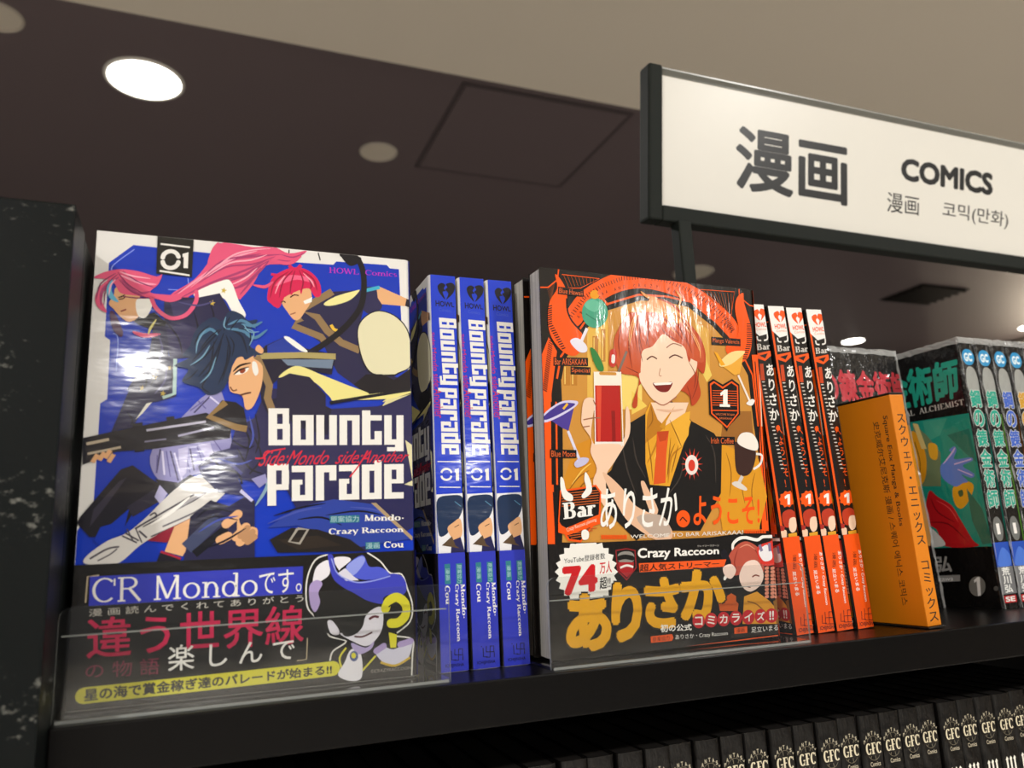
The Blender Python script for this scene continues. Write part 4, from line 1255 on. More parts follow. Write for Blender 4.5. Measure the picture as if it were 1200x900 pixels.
["L","#c25a22",40,[766,7145,2714,7280]],
["L","#c25a22",40,[761,7030,2708,7162]],
["L","#c25a22",40,[757,6915,2703,7044]],
["L","#c25a22",40,[752,6799,2697,6927]],
["L","#c25a22",40,[846,5650,2545,5760]],
["L","#c25a22",40,[953,5549,2330,5651]],
["L","#c25a22",40,[1060,5447,2116,5542]],
["L","#c25a22",40,[1168,5345,1902,5434]],
["B","#efece6",[738,8124,894,8039,1014,7539,1332,7285,1293,7037,904,7126,735,7543]],
["B","#efece6",[2071,8367,2311,7943,2336,7437,1941,7150,1804,7277,2056,7609,1980,8030]],
["Z","#efece6","Bar",[786,6947,2532,7098,2496,6345,822,6207],0.25],
["F","#f2560c",[538,6027,945,5810,2671,6382,2747,5962,1025,5481,523,5620]],
["T","#f3d9c4","Crazy Raccoon planning",[945,5810,2520,6244,2540,6051,982,5580],0.0],
["B","#efece6",[1731,5621,1924,5713,2107,5567,2047,5281,1763,5274]],
["T","#f1eee8","ありさか",[2806,7583,7310,7602,6879,5699,2734,5688],0.012],
["B","#f2560c",[7785,6046,7743,5887,7646,5755,7509,5670,7354,5643,7203,5679,7080,5772,7003,5909,6984,6067,7025,6224,7120,6357,7256,6443,7412,6471,7564,6436,7688,6343,7766,6206]],
["T","#130f0d","へ",[7169,6145,7632,6166,7613,5901,7150,5881],0.02],
["T","#f2560c","ようこそ!",[8110,7162,12174,7097,12072,5653,7964,5724],0.02],
["T","#e9e4dc","WELCOME TO BAR ARISAKAAA!",[4331,5383,10963,5394,10945,5190,4321,5214],0.0],
["L","#f2560c",60,[2799,5436,2789,5237]],
["L","#f2560c",60,[11095,5424,11078,5228]],
["L","#f2560c",60,[2885,5433,2875,5234]],
["L","#f2560c",60,[11181,5421,11163,5225]],
["L","#f2560c",60,[2972,5430,2962,5231]],
["L","#f2560c",60,[11267,5419,11249,5222]],
["L","#f2560c",60,[3059,5427,3049,5227]],
["L","#f2560c",60,[11353,5416,11336,5219]],
["L","#f2560c",60,[3146,5424,3136,5224]],
["L","#f2560c",60,[11440,5413,11422,5216]],
["L","#f2560c",60,[3233,5421,3223,5221]],
["L","#f2560c",60,[11526,5410,11508,5213]],
["L","#f2560c",60,[3320,5418,3310,5218]],
["L","#f2560c",60,[11613,5408,11595,5210]],
["L","#f2560c",60,[3408,5415,3397,5215]],
["L","#f2560c",60,[11700,5405,11682,5207]],
["L","#f2560c",60,[3495,5412,3485,5211]],
["L","#f2560c",60,[11787,5402,11768,5204]],
["L","#f2560c",60,[3583,5409,3573,5208]],
["L","#f2560c",60,[11874,5399,11855,5202]],
["L","#f2560c",60,[3671,5406,3660,5205]],
["L","#f2560c",60,[11961,5396,11942,5199]],
["L","#f2560c",60,[3759,5403,3748,5202]],
["L","#f2560c",60,[12048,5394,12030,5196]],
["L","#f2560c",60,[3847,5400,3837,5199]],
["L","#f2560c",60,[12136,5391,12117,5193]],
["L","#f2560c",60,[3936,5397,3925,5195]],
["L","#f2560c",60,[12223,5388,12205,5190]],
["L","#f2560c",60,[4024,5393,4013,5192]],
["L","#f2560c",60,[12311,5385,12292,5187]],
["L","#f2560c",60,[4113,5390,4102,5189]],
["L","#f2560c",60,[12399,5382,12380,5184]]],"ao":[["F","#eceae4",[3554,3707,3333,3541,3476,3314,3215,3204,3289,2957,3008,2911,3007,2660,2725,2680,2652,2443,2388,2527,2249,2319,2020,2461,1825,2297,1646,2485,1409,2376,1292,2598,1029,2549,980,2789,709,2804,730,3049,469,3125,559,3357,325,3491,478,3694,285,3877,491,4039,353,4258,598,4369,526,4611,794,4662,792,4912,1066,4898,1135,5138,1396,5061,1533,5275,1762,5138,1960,5311,2142,5124,2386,5244,2506,5017,2780,5075,2830,4826,3116,4817,3091,4562,3368,4486,3269,4244,3518,4107,3351,3895]],
["T","#222","YouTube登録者数",[774,4478,2917,4617,2903,4329,763,4204],0.01],
["T","#c8161e","74",[661,4094,2499,4128,2441,2892,650,2766],0.06],
["T","#c8161e","万人",[2605,4196,3261,4239,3232,3687,2579,3662],0.02],
["T","#222","超!!",[2572,3517,3157,3558,3128,2988,2546,2965],0.02],
["F","#8c1c22",[3476,4712,4093,4776,4575,4666,4590,3840,4011,3276,3513,3746]],
["F","#161412",[3535,4665,4090,4724,4510,4624,4529,3873,4016,3364,3567,3788]],
["B","#8a8680",[3595,4483,3865,4621,4261,4604,4473,4445,4412,4148,4010,4055,3623,4185]],
["S","#161412",220,[3648,4332,3983,4377,4376,4299],0],
["F","#a32026",[3577,4150,4454,4108,4387,3701,4019,3423,3601,3778]],
["S","#e6e2dc",100,[3694,3885,4049,3979,4397,3887],0],
["T","#f1eee8","Crazy Raccoon",[4696,4751,9407,4606,9372,4174,4660,4136],0.03],
["T","#d8d2ca","クレイジーラクーン",[8110,4760,9417,4740,9410,4645,8103,4666],0.0],
["F","#ee5a1e",[4717,4043,9800,3996,9623,3650,4737,3623]],
["T","#1b1613","超人気ストリーマー",[4759,3996,9353,3938,9332,3680,4738,3645],0.02],
["T","#231b12","あ",[707,2983,3240,2828,3124,87,627,310],0.07],
["T","#231b12","り",[3094,3334,4946,3231,4755,334,2933,489],0.07],
["T","#231b12","さ",[4863,3497,7102,3377,6939,796,4732,970],0.07],
["T","#231b12","か",[6913,3738,9825,3593,9606,961,6736,1177],0.07],
["T","#e8a814","あ",[794,2899,3142,2754,3035,174,718,379],0.058],
["T","#e8a814","り",[3184,3249,4843,3154,4664,421,3030,560],0.058],
["T","#e8a814","さ",[4957,3409,6993,3299,6844,885,4833,1042],0.058],
["T","#e8a814","か",[7010,3649,9710,3512,9507,1053,6843,1251],0.058],
["T","#f1eee8","初の公式",[5733,1164,7506,1051,7484,752,5710,797],0.03],
["B","#c2202a",[8274,1130,8237,1002,8151,898,8030,833,7892,818,7758,854,7648,936,7580,1052,7562,1183,7599,1310,7684,1414,7804,1480,7942,1496,8077,1460,8188,1378,8257,1262]],
["T","#f4f0ea","コ",[7707,1369,8158,1351,8128,944,7677,963],0.02],
["B","#c2202a",[9010,1121,8971,992,8884,887,8761,822,8620,807,8485,843,8374,926,8305,1042,8287,1174,8325,1303,8411,1407,8534,1473,8674,1489,8811,1453,8922,1371,8992,1254]],
["T","#f4f0ea","ミ",[8435,1361,8893,1344,8860,933,8403,953],0.02],
["B","#c2202a",[9756,1112,9716,982,9627,876,9502,811,9360,796,9222,832,9110,916,9040,1033,9023,1166,9061,1295,9149,1401,9274,1467,9416,1483,9555,1447,9668,1364,9739,1246]],
["T","#f4f0ea","カ",[9173,1354,9638,1336,9603,923,9140,943],0.02],
["B","#c2202a",[10513,1102,10473,972,10382,865,10255,799,10110,784,9970,821,9857,905,9786,1023,9769,1157,9808,1287,9898,1394,10025,1460,10169,1477,10310,1440,10425,1356,10496,1237]],
["T","#f4f0ea","ラ",[9922,1347,10394,1329,10358,912,9887,932],0.02],
["B","#c2202a",[11281,1093,11240,961,11148,854,11018,788,10872,772,10730,810,10615,894,10544,1013,10527,1148,10567,1279,10658,1386,10787,1453,10934,1470,11076,1433,11193,1349,11265,1229]],
["T","#f4f0ea","イ",[10683,1339,11161,1321,11123,901,10646,922],0.02],
["B","#c2202a",[12062,1084,12019,951,11925,843,11793,776,11645,761,11501,798,11384,883,11312,1003,11296,1139,11337,1271,11430,1379,11561,1447,11710,1463,11855,1426,11972,1341,12045,1221]],
["T","#f4f0ea","ズ",[11455,1332,11940,1313,11900,890,11416,911],0.02],
["B","#c2202a",[12749,1066,12706,932,12610,823,12477,756,12326,740,12180,778,12062,864,11990,985,11973,1121,12015,1254,12110,1363,12243,1431,12394,1448,12540,1411,12659,1325,12733,1204]],
["T","#f4f0ea","!!",[12238,1324,12526,1320,12483,879,12196,884],0.03],
["F","#ee5a1e",[5164,657,6353,671,6433,502,6332,362,5164,365]],
["T","#1b1613","原案協力",[5268,612,6213,623,6199,403,5256,408],0.0],
["T","#f1eee8","ありさか・Crazy Raccoon",[6532,620,9593,570,9573,319,6542,359],0.0],
["F","#ee5a1e",[9992,670,10784,686,10776,376,9988,385]],
["T","#1b1613","漫画",[10127,636,10621,644,10602,429,10108,422],0.0],
["T","#f1eee8","足立いまる",[11028,628,12728,639,12698,341,11023,349],0.0],
["F","#ee5a1e",[1108,9,4702,26,4697,-53,1105,-81]],
["F","#ee5a1e",[4701,5,12677,122,12672,75,4698,-39]]],"af":[["S","#efece6",160,[9624,3062,10294,3974,10255,4691,10887,5028,11791,4874,12218,5021,13262,4984],0],
["B","#b5513f",[9961,4147,10554,4680,11172,4816,11856,4467,12119,3970,12051,3249,11680,3669,11065,3619,10837,3312,10226,3186,10013,3592]],
["B","#eed3c6",[10524,3170,10979,3782,11695,3829,12044,3169,11788,2624,11153,2344,10675,2610]],
["S","#7a3a30",70,[11318,3048,11529,3132,11777,3063],0],
["S","#7a3a30",50,[10974,2592,11171,2541],0],
["S","#8f3326",70,[10534,4441,10280,3816,10431,3254],1],
["S","#8f3326",70,[11361,4648,11732,4230,11979,3574],1],
["S","#d98a70",70,[10641,4516,11158,4656,11644,4395],1],
["F","#c4571f",[9148,2003,9957,2339,10429,2075,10277,1461,9207,1536]],
["F","#d9962b",[10733,2134,11556,2320,12324,1794,12792,1285,12627,662,10518,823]],
["S","#8a5a1c",70,[10911,1887,11498,1691,12060,1178],0],
["F","#8a5a1c",[12854,1920,12832,647,12627,662,12529,1781]],
["F","#171310",[10265,2477,10733,2134,10586,1596,10218,1933]],
["F","#2c2521",[9795,416,12698,341,12683,184,9776,188]],
["B","#d2352a",[11754,4471,12610,4762,13254,4902,13359,3833,12081,3569]],
["B","#e9e6ea",[11841,4306,12386,4608,12667,4271,12628,3866,12104,3810]],
["S","#7f7494",240,[11922,4626,12046,4297],1],
["S","#7f7494",240,[12550,4683,12563,4275],1],
["B","#d98a70",[12176,3484,12386,3514,12383,3377,12175,3363]],
["B","#d98a70",[12160,3308,12369,3337,12366,3200,12159,3187]],
["B","#d98a70",[12143,3132,12352,3161,12349,3024,12142,3011]],
["B","#d98a70",[12126,2956,12335,2985,12333,2849,12125,2836]],
["B","#d98a70",[12110,2781,12319,2809,12316,2673,12109,2661]],
["B","#d98a70",[12093,2606,12302,2634,12299,2498,12092,2486]],
["B","#d98a70",[12077,2431,12285,2459,12282,2323,12076,2312]],
["B","#d98a70",[12060,2257,12268,2284,12266,2149,12059,2138]],
["B","#d98a70",[12044,2083,12252,2110,12249,1974,12043,1964]],
["B","#d98a70",[12537,3466,12748,3496,12745,3358,12536,3345]],
["B","#d98a70",[12520,3289,12731,3319,12728,3181,12519,3168]],
["B","#d98a70",[12503,3113,12714,3142,12711,3005,12502,2992]],
["B","#d98a70",[12486,2936,12696,2965,12693,2828,12485,2816]],
["B","#d98a70",[12469,2761,12679,2789,12676,2652,12468,2640]],
["B","#d98a70",[12452,2585,12662,2613,12659,2477,12451,2465]],
["B","#d98a70",[12435,2410,12645,2437,12642,2301,12434,2290]],
["B","#d98a70",[12418,2235,12628,2262,12625,2126,12417,2115]],
["B","#d98a70",[12402,2060,12611,2087,12608,1951,12400,1941]],
["B","#d98a70",[12796,3453,13008,3483,13005,3345,12795,3332]],
["B","#d98a70",[12779,3276,12991,3305,12988,3168,12777,3155]],
["B","#d98a70",[12761,3099,12973,3128,12970,2991,12760,2978]],
["B","#d98a70",[12744,2922,12956,2951,12953,2814,12743,2802]],
["B","#d98a70",[12727,2746,12938,2774,12935,2638,12726,2625]],
["B","#d98a70",[12710,2570,12921,2598,12918,2461,12709,2450]],
["B","#d98a70",[12693,2394,12904,2422,12901,2286,12691,2274]],
["B","#d98a70",[12676,2219,12886,2246,12883,2110,12674,2099]],
["B","#d98a70",[12659,2044,12869,2071,12866,1935,12657,1924]],
["S","#17141c",400,[9675,4279,9885,3835],0],
["B","#eed3c6",[9571,3614,10076,3746,10346,3417,10016,3040,9637,3218]]],"as":[["F","#f2560c",[0,18200,153,18200,199,-18,0,0]],
["F","#f0eeea",[-6,18205,1325,18273,1275,16493,540,16316,71,16711]],
["B","#f2560c",[369,17762,696,17900,783,17702,648,17539,742,17221,410,17502]],
["B","#f2560c",[902,17936,1187,17880,1200,17641,812,17237,910,17529,775,17665]],
["T","#f2560c","HOWL",[291,17114,1159,17159,1127,16869,293,16829],0.03],
["T","#e8864e","Comics",[382,16785,1116,16821,1100,16676,367,16642],0.0],
["S","#e9e6e0",90,[375,16309,393,16096,614,16057],0],
["S","#e9e6e0",90,[1113,16438,1065,16148,814,16066],0],
["Z","#c9c4bc","Bar",[240,15852,1178,15914,1164,15555,226,15495],0.25],
["F","#f2560c",[82,15288,1282,15487,1219,15210,678,14870,62,15051]],
["F","#1e1a17",[336,15179,945,15320,711,15014]],
["U","#ece9e2","あ",[650,14725,1290,14769,1242,13971,589,13937],0.02],
["U","#ece9e2","り",[585,13887,1239,13920,1192,13123,524,13099],0.02],
["U","#ece9e2","さ",[520,13049,1189,13072,1141,12274,459,12261],0.02],
["U","#ece9e2","か",[455,12211,1138,12223,1090,11426,394,11423],0.02],
["T","#f2560c","●",[760,11198,1043,11199,1006,10891,723,10891],0.0],
["U","#f2560c","へ",[760,11181,1143,11182,1150,10633,760,10634],0.008],
["U","#f2560c","よ",[760,10599,1151,10598,1158,10049,760,10052],0.008],
["U","#f2560c","う",[760,10017,1159,10014,1166,9465,760,9470],0.008],
["U","#f2560c","こ",[760,9435,1167,9430,1174,8881,760,8888],0.008],
["U","#f2560c","そ",[760,8853,1175,8846,1182,8297,760,8306],0.008],
["U","#f2560c","!",[760,8271,1183,8262,1190,7713,759,7724],0.008],
["T","#cfc9c0","・・・・・・・・・・・・・・・・・・・・・・・・",[449,13701,884,8761,636,8765,218,13695],0.05],
["F","#c8441a",[279,14703,511,14710,462,13760,198,13754]],
["F","#f2560c",[1389,7101,1237,6986,1211,6831,1011,6800,873,6673,703,6737,507,6685,430,6820,250,6863,295,7017,199,7139,349,7253,374,7408,572,7439,709,7568,879,7504,1077,7557,1155,7422,1337,7379,1292,7224]],
["F","#f4f0ea",[625,7266,850,7376,1016,7371,920,6811,738,6818,807,7190,626,7125]],
["B","#b8381f",[347,6411,878,6555,1200,6285,1016,5707,413,5617,246,5973]],
["B","#f1cfb3",[766,6068,1180,6052,1078,5470,757,5310,610,5608]],
["F","#e0a029",[497,5264,1088,5295,1030,4538,447,4685]],
["B","#efc9ac",[0,5403,406,5443,261,4811,38,4706]],
["F","#a82a20",[30,5750,344,5678,242,5450,-35,5463]],
["S","#efece6",70,[-244,4548,455,4359,1315,4464],0]],"aso":[["T","#1b1613","漫画",[771,4144,648,3396,402,3411,541,4157],0.0],
["T","#f1eee8","ありさか・Crazy Raccoon",[1131,4182,1018,1398,771,1417,883,4196],0.015],
["T","#f1eee8","足立いまる",[572,3285,609,2008,314,2030,343,3299],0.015],
["L","#141420",42,[456,923,391,502,685,477]],
["L","#141420",42,[686,1054,650,757,913,735,949,1032]],
["L","#141420",42,[949,1032,1213,1011,1177,712,913,735]],
["L","#141420",42,[650,757,609,437,872,414,913,735]],
["L","#141420",42,[913,735,1210,709,1168,388,872,414]],
["T","#141420","ICHIJINSHA",[194,370,1256,334,1211,72,166,108],0.02]],"ls":[["T","#2a2118","Square Enix Manga & Books",[3551,11462,3415,5339,3066,5321,3143,11503],0.01],
["T","#2a2118","史克威尔艾尼克斯 漫画 / 스퀘어 에닉스 코믹스",[2907,11232,2903,1105,2430,1029,2462,11256],0.006]],"lf":[["U","#2a2118","ス",[227,11576,926,11577,926,10946,222,10945],0.01],
["U","#2a2118","ク",[222,10905,926,10906,927,10274,217,10273],0.01],
["U","#2a2118","ウ",[217,10233,927,10234,927,9602,212,9601],0.01],
["U","#2a2118","ェ",[212,9561,927,9562,927,8930,208,8930],0.01],
["U","#2a2118","ア",[207,8889,927,8890,927,8259,203,8258],0.01],
["U","#2a2118","・",[202,8218,927,8218,927,7587,198,7586],0.01],
["U","#2a2118","エ",[197,7546,927,7546,927,6915,193,6914],0.01],
["U","#2a2118","ニ",[193,6874,927,6875,927,6243,188,6243],0.01],
["U","#2a2118","ッ",[188,6202,927,6203,927,5571,183,5571],0.01],
["U","#2a2118","ク",[183,5531,927,5531,927,4899,178,4899],0.01],
["U","#2a2118","ス",[178,4859,927,4859,927,4228,173,4227],0.01],
["U","#2a2118","コ",[168,3515,927,3516,927,2884,164,2884],0.01],
["U","#2a2118","ミ",[163,2844,927,2844,928,2212,159,2212],0.01],
["U","#2a2118","ッ",[158,2172,928,2172,928,1540,154,1540],0.01],
["U","#2a2118","ク",[153,1500,928,1500,928,869,149,869],0.01],
["U","#2a2118","ス",[149,828,928,828,928,197,144,197],0.01]],"fc":[["F","#1d8d7c",[6573,12773,11348,12648,11514,3934,6540,3864,6423,10624]],
["F","#3f9a84",[7648,12663,9578,12592,8846,11514,7677,11196]],
["F","#157063",[9375,11438,11108,11649,11204,9356,10456,10128]],
["F","#6f7f5c",[6779,12678,7760,11670,8643,10351,8238,8043,6581,8180]],
["B","#e39a1c",[6343,11873,7060,11770,7443,10257,7105,8725,6438,8192,5756,8482]],
["S","#8a5a14",80,[6692,11329,6869,9837,6478,8419],0],
["F","#d9c07a",[6779,12678,7195,12550,7595,10722,7176,10775]],
["B","#dfa31e",[9142,7840,9993,8228,10703,7939,10298,7069,9548,6438,9092,6807]],
["B","#3c5a3a",[9490,7583,9830,7671,9834,7328,9559,7234]],
["B","#e5aa2c",[7795,11059,8456,10851,8292,9917,7768,10098]],
["B","#5d7fd0",[8480,9422,9092,9825,9564,10237,9324,10384,9763,10621,9906,10312,9613,9765,10833,9739,10917,9502,10171,9241,10893,8655,10658,8395,9945,8690,10370,8194,9973,8115,9292,7944,8472,8598]],
["S","#c9b7e6",120,[8701,9516,9564,10237,9814,10533],1],
["S","#c9b7e6",120,[9553,9423,10875,9620],1],
["S","#c9b7e6",100,[9750,9055,10750,8556],1],
["B","#b81a20",[7018,7415,7368,7805,7844,7356,8811,6710,9301,5769,9952,4400,10246,3952,7799,3987,7322,5156,6429,5661]],
["S","#7a0f16",100,[7276,7278,7662,6311,8873,5560],1],
["S","#7a0f16",100,[6710,5650,8327,5468,9447,4411],1],
["S","#e2484a",80,[7667,7133,8640,6489,9132,5549],1],
["B","#d8d4cf",[6103,5436,6669,5415,7398,4805,7809,4044,6152,4070]],
["F","#2f6a58",[10166,7758,11041,6352,11375,4152,10634,4056,10167,5618]],
["T","#1f9c86","錬金術師",[2525,16644,11138,16566,10781,13799,3034,13665],0.04],
["Z","#b9b6b0","FULLMETAL  ALCHEMIST",[3356,13613,11053,13654,11035,13260,3359,13152],0.18],
["T","#9a9894","荒川弘",[3957,3286,8155,3356,8028,2256,3747,2071],0.03],
["F","#8d8b88",[3710,1853,8587,2085,8514,1671,3622,1343]],
["T","#f0eeea","Hiromu Arakawa",[3996,1762,8049,1997,7995,1692,3940,1436],0.0],
["B","#77756f",[10319,1392,10232,1150,10068,941,9852,797,9615,739,9394,778,9222,909,9127,1112,9124,1356,9213,1602,9382,1814,9602,1957,9840,2010,10059,1966,10226,1833,10317,1632]],
["F","#f0eeea",[9546,1752,9831,1955,10020,1981,9882,783,9655,752,9747,1691,9556,1598]],
["B","#5a5854",[11207,1282,11184,1224,11139,1174,11080,1140,11014,1126,10952,1136,10904,1166,10877,1214,10874,1271,10897,1328,10942,1378,11002,1413,11068,1426,11129,1416,11177,1386,11204,1338]]],"fr":[["T","#b8303c","鋼の錬金術師",[2279,16215,11883,16264,12002,13870,2240,13847],0.04],
["F","#b98a4a",[6098,11930,12465,12512,11850,6332,11070,4060,4367,4329]],
["B","#e39a1c",[11352,11697,12168,11707,12512,10246,12007,8685,11210,8113,10475,8345]],
["F","#d9c07a",[11495,12557,12053,12505,12464,10975,12038,11216]],
["Z","#a9a6a0","FULLMETAL ALCHEMIST",[4950,13506,12377,13417,12373,13093,5022,13152],0.18]],"sg":[["T","#080706","漫画",[7318,7955,18983,8035,18852,2383,7144,2380],0.025],
["T","#080706","COMICS",[25189,7839,36618,7945,36449,5699,25063,5676],0.05],
["T","#080706","漫画",[23425,4357,27156,4338,27048,2577,23320,2475],0.005],
["T","#080706","코믹(만화)",[30056,4380,38495,4320,38229,2580,29941,2626],0.005]]}''')

# ------------------------------------------------------------------ the room
def struct(name, mb, smooth=False):
    return tag(mb.build(name, smooth=smooth), kind='structure')

dark_ceiling = mat('#6c6062', 'ceiling')
m = MB(); m.box((-6, 1.26, CEIL), (6, 4.2, CEIL + .05), dark_ceiling); o = struct('ceiling', m)
o.data.materials[0] = dark_ceiling
beige = mat('#dfd5c6', 'matte')
m = MB(); m.box((-7, -13, SOFFIT), (7, 1.26, CEIL + .05), beige); struct('ceiling_soffit', m)
m = MB(); m.box((-7, -13, FLOOR - .05), (7, 4.2, FLOOR), mat('#dcd7cf', 'paint')); struct('floor', m)
wallm = mat('#1d1a19', 'paint')
m = MB(); m.box((-6, 3.6, FLOOR), (6, 3.65, CEIL), wallm); struct('wall_back', m)
m = MB(); m.box((4.9, -4.2, FLOOR), (4.95, 3.6, CEIL), mat('#8d8274', 'paint')); struct('wall_right', m)

def downlight(name, x, y, z, r, lit, label, power=LAMP_W, group=None):
    t = empty(name, (x, y, z))
    tag(t, label, 'ceiling light', group)
    a = MB()
    a.lathe([(r * .95, .012), (r * .95, -.001), (r * .97, -.004), (r * 1.02, -.005), (r * 1.06, -.003), (r * 1.07, .0)], mat('#b9b0a4' if not lit else '#e8e4dc', 'plain'), 48)
    a.build('trim_ring', t, smooth=True)
    b = MB()
    if lit:
        b.lathe([(0.0001, -.009), (r * .4, -.008), (r * .75, -.005), (r * .96, -.002)], emit_mat('lamp_glow', (1, .96, .88, 1), GLOW), 48)
        b.build('diffuser', t)
        ld = bpy.data.lights.new('lamp_light', 'AREA')
        ld.shape = 'DISK'
        ld.size = r * 1.6
        ld.energy = power
        ld.color = (1.0, .982, .95)
        lo = bpy.data.objects.new('lamp_light', ld)
        COL.objects.link(lo)
        lo.parent = t
        lo.location = (0, 0, -.012)
    else:
        b.lathe([(0.0001, -.002), (r * .45, -.002), (r * .6, -.003), (r * .96, -.001)], mat('#cfc5b6', 'plain'), 48)
        b.build('reflector', t, smooth=True)
    return t
downlight('recessed_downlight', -.105, 1.585, CEIL, .085, True, 'bright round recessed downlight in the dark ceiling above the blue face-out comic', 16)
downlight('recessed_downlight', 3.80, 3.25, CEIL, .066, True, 'small bright far downlight over the red comic cover and dark bookcase', 14)
downlight('recessed_downlight', 4.66, 2.72, CEIL, .066, True, 'added far downlight in the dark ceiling, put there to brighten the right wall', 40)  # added lamp: lights the right wall so the glossy ceiling reflects a bright smear
downlight('ceiling_spotlight', .51, 1.77, CEIL, .052, False, 'small unlit round ceiling fitting beside the square access panel')
downlight('ceiling_spotlight', 2.06, 2.43, CEIL, .085, False, 'dim unlit round ceiling fitting behind the sign post')
downlight('ceiling_spotlight', -.385, 1.43, CEIL, .05, False, 'unlit round ceiling fitting cut by the left edge of the photo')
for x, y, r, pw in ((-1.2, -1.5, .08, 1), (1.5, -1.4, .08, 1), (-.25, -4.34, .05, .8), (2.99, -4.02, .05, .7), (-3.4, -4.4, .08, 1.2), (.2, -9.5, .14, 3), (3.4, -9.4, .10, 1.5)):
    downlight('recessed_downlight', x, y, SOFFIT, r, True, 'lit downlight in the beige ceiling over the aisle', LAMP_W * pw, 'aisle downlights')

t = empty('access_panel', (.88, 1.59, CEIL))
tag(t, 'square access panel flush in the dark ceiling left of the sign', 'ceiling panel')
m = MB(); m.box((-.235, -.225, -.004), (.235, .225, .0), dark_ceiling, .001); m.build('panel', t)
m = MB()
for a, b in (((-.247, -.237, -.003), (-.237, .237, 0)), ((.237, -.237, -.003), (.247, .237, 0)), ((-.237, -.237, -.003), (.237, -.227, 0)), ((-.237, .227, -.003), (.237, .237, 0))):
    m.box(a, b, mat('#51484a', 'paint'))
m.build('frame', t)
t = empty('air_vent', (3.42, 2.40, CEIL))
tag(t, 'black square air vent in the dark ceiling below the sign', 'air vent')
m = MB(); m.box((-.16, -.13, -.004), (.16, .13, 0), mat('#0b0a0a', 'matte')); m.build('backing', t)
m = MB()
for i in range(6): m.box((-.15, -.115 + i * .042, -.014), (.15, -.10 + i * .042, -.004), mat('#15120f', 'paint'))
m.build('grille', t)
t = empty('bookcase', (2.4, 3.3, FLOOR))
tag(t, 'tall dark bookcase against the far wall behind the red comic', 'bookcase')
BLACK = scuffed_mat('black_shelf_paint', '#080707', '#161412', -.04, .3)
PANELM = scuffed_mat('scuffed_black_panel', '#0a0e0e', '#767670', .016, .42, (16, 16, 26))
for x in (-1.8, -.6, .6, 1.8):
    m = MB(); m.box((x - .015, -.2, 0), (x + .015, .2, 2.25), BLACK, .002); m.build('side_panel', t)
for z in (.1, .5, .9, 1.3, 1.75, 2.22):
    m = MB(); m.box((-1.8, -.19, z), (1.8, .19, z + .025), BLACK, .002); m.build('shelf_board', t)
m = MB(); m.box((-1.8, .19, 0), (1.8, .2, 2.25), BLACK); m.build('back_panel', t)

# ------------------------------------------------------------------ the bookcase in front
bc = empty('bookcase', (0, 0, FLOOR))
tag(bc, 'black bookcase with scuffed end panel holding two rows of comics', 'bookcase')
H0 = -FLOOR
SX = -.0026
def bpart(name, a, b, mm, bev=.0008):
    q = MB(); q.box((a[0], a[1], a[2] + H0), (b[0], b[1], b[2] + H0), mm, bev)
    return q.build(name, bc)
bpart('shelf_board', (SX, -.018, -.0182), (.897, .172, 0), BLACK)
bpart('shelf_board', (SX, -.018, -.2445), (.897, .172, -.2225), BLACK)
bpart('shelf_board', (SX, -.018, -.50), (.897, .172, -.48), BLACK)
bpart('side_panel', (SX - .0265, -.0105, FLOOR), (SX, .1795, .1762), PANELM)
bpart('front_edge', (SX - .0265, -.0385, FLOOR), (SX, -.0110, .1778), PANELM)
bpart('side_panel', (.897, -.0385, FLOOR), (.9235, .1795, .1778), PANELM)
bpart('back_panel', (SX, .1725, FLOOR), (.897, .1795, .165), BLACK)
bpart('plinth', (SX, .0, FLOOR), (.897, .012, FLOOR + .10), BLACK)

# ------------------------------------------------------------------ clear display stands
def stand(x0, x1, y0, label):
    t = empty('display_stand', (x0, y0, 0))
    tag(t, label, 'display stand', None)
    w = x1 - x0
    cm, em = clear_mat(), edge_mat()
    q = MB(); q.box((0, .0005, .0001), (w, .058, .0014), cm, .0003); q.build('base_plate', t)
    q = MB()
    r = .004
    h = .0385
    prof = [(0, .0)] + [(0, h - r)] + [(r - r * math.cos(a * math.pi / 8), h - r + r * math.sin(a * math.pi / 8)) for a in range(1, 5)] + [(w - r + r * math.sin(a * math.pi / 8), h - r + r * math.cos(a * math.pi / 8)) for a in range(0, 5)] + [(w, 0)]
    prof = prof[::-1]
    n = len(prof)
    fr, bk = [(x, 0, z + .0001) for x, z in prof], [(x, .0013, z + .0001) for x, z in prof]
    q.face(fr[::-1], cm); q.face(bk, cm)
    for i in range(n):
        j = (i + 1) % n
        q.face([fr[i], fr[j], bk[j], bk[i]], em)
    q.build('front_lip', t)
    q = MB(); q.box((.001, .0014, .0285), (w - .001, .0019, .0290), em); q.build('lip_seam', t)
    q = MB(); q.box((0, .0560, .0016), (w, .0573, .12), cm, .0003); q.build('back_rest', t)
    q = MB(); q.box((.001, -.0003, .0001), (w - .001, .0, .0012), em); q.build('base_edge', t)
    return t
stand(-.0024, .1392, -.0125, 'clear acrylic display stand holding the blue face-out comic')
stand(.1840, .3248, -.0125, 'clear acrylic display stand holding the orange face-out comic')

# ------------------------------------------------------------------ books
def profile(W, T, e, r=.0022, hinge=True):
    """open book jacket outline: front board, spine, back board, with rounded spine corners"""
    out = [(0, -e), (W - r, -e)]
    out += [(W - r + (r + e) * math.sin(a * math.pi / 8), r - (r + e) * math.cos(a * math.pi / 8)) for a in range(1, 4)]
    out += [(W + e, r), (W + e, T - r)]
    out += [(W - r + (r + e) * math.cos(a * math.pi / 8), T - r + (r + e) * math.sin(a * math.pi / 8)) for a in range(1, 4)]
    out += [(W - r, T + e), (0, T + e)]
    return out
def jacket(mb, W, T, z0, z1, e, th, m):
    o = profile(W, T, e)
    i = profile(W, T, e - th)
    mb.prism(o + i[::-1], z0, z1, m)

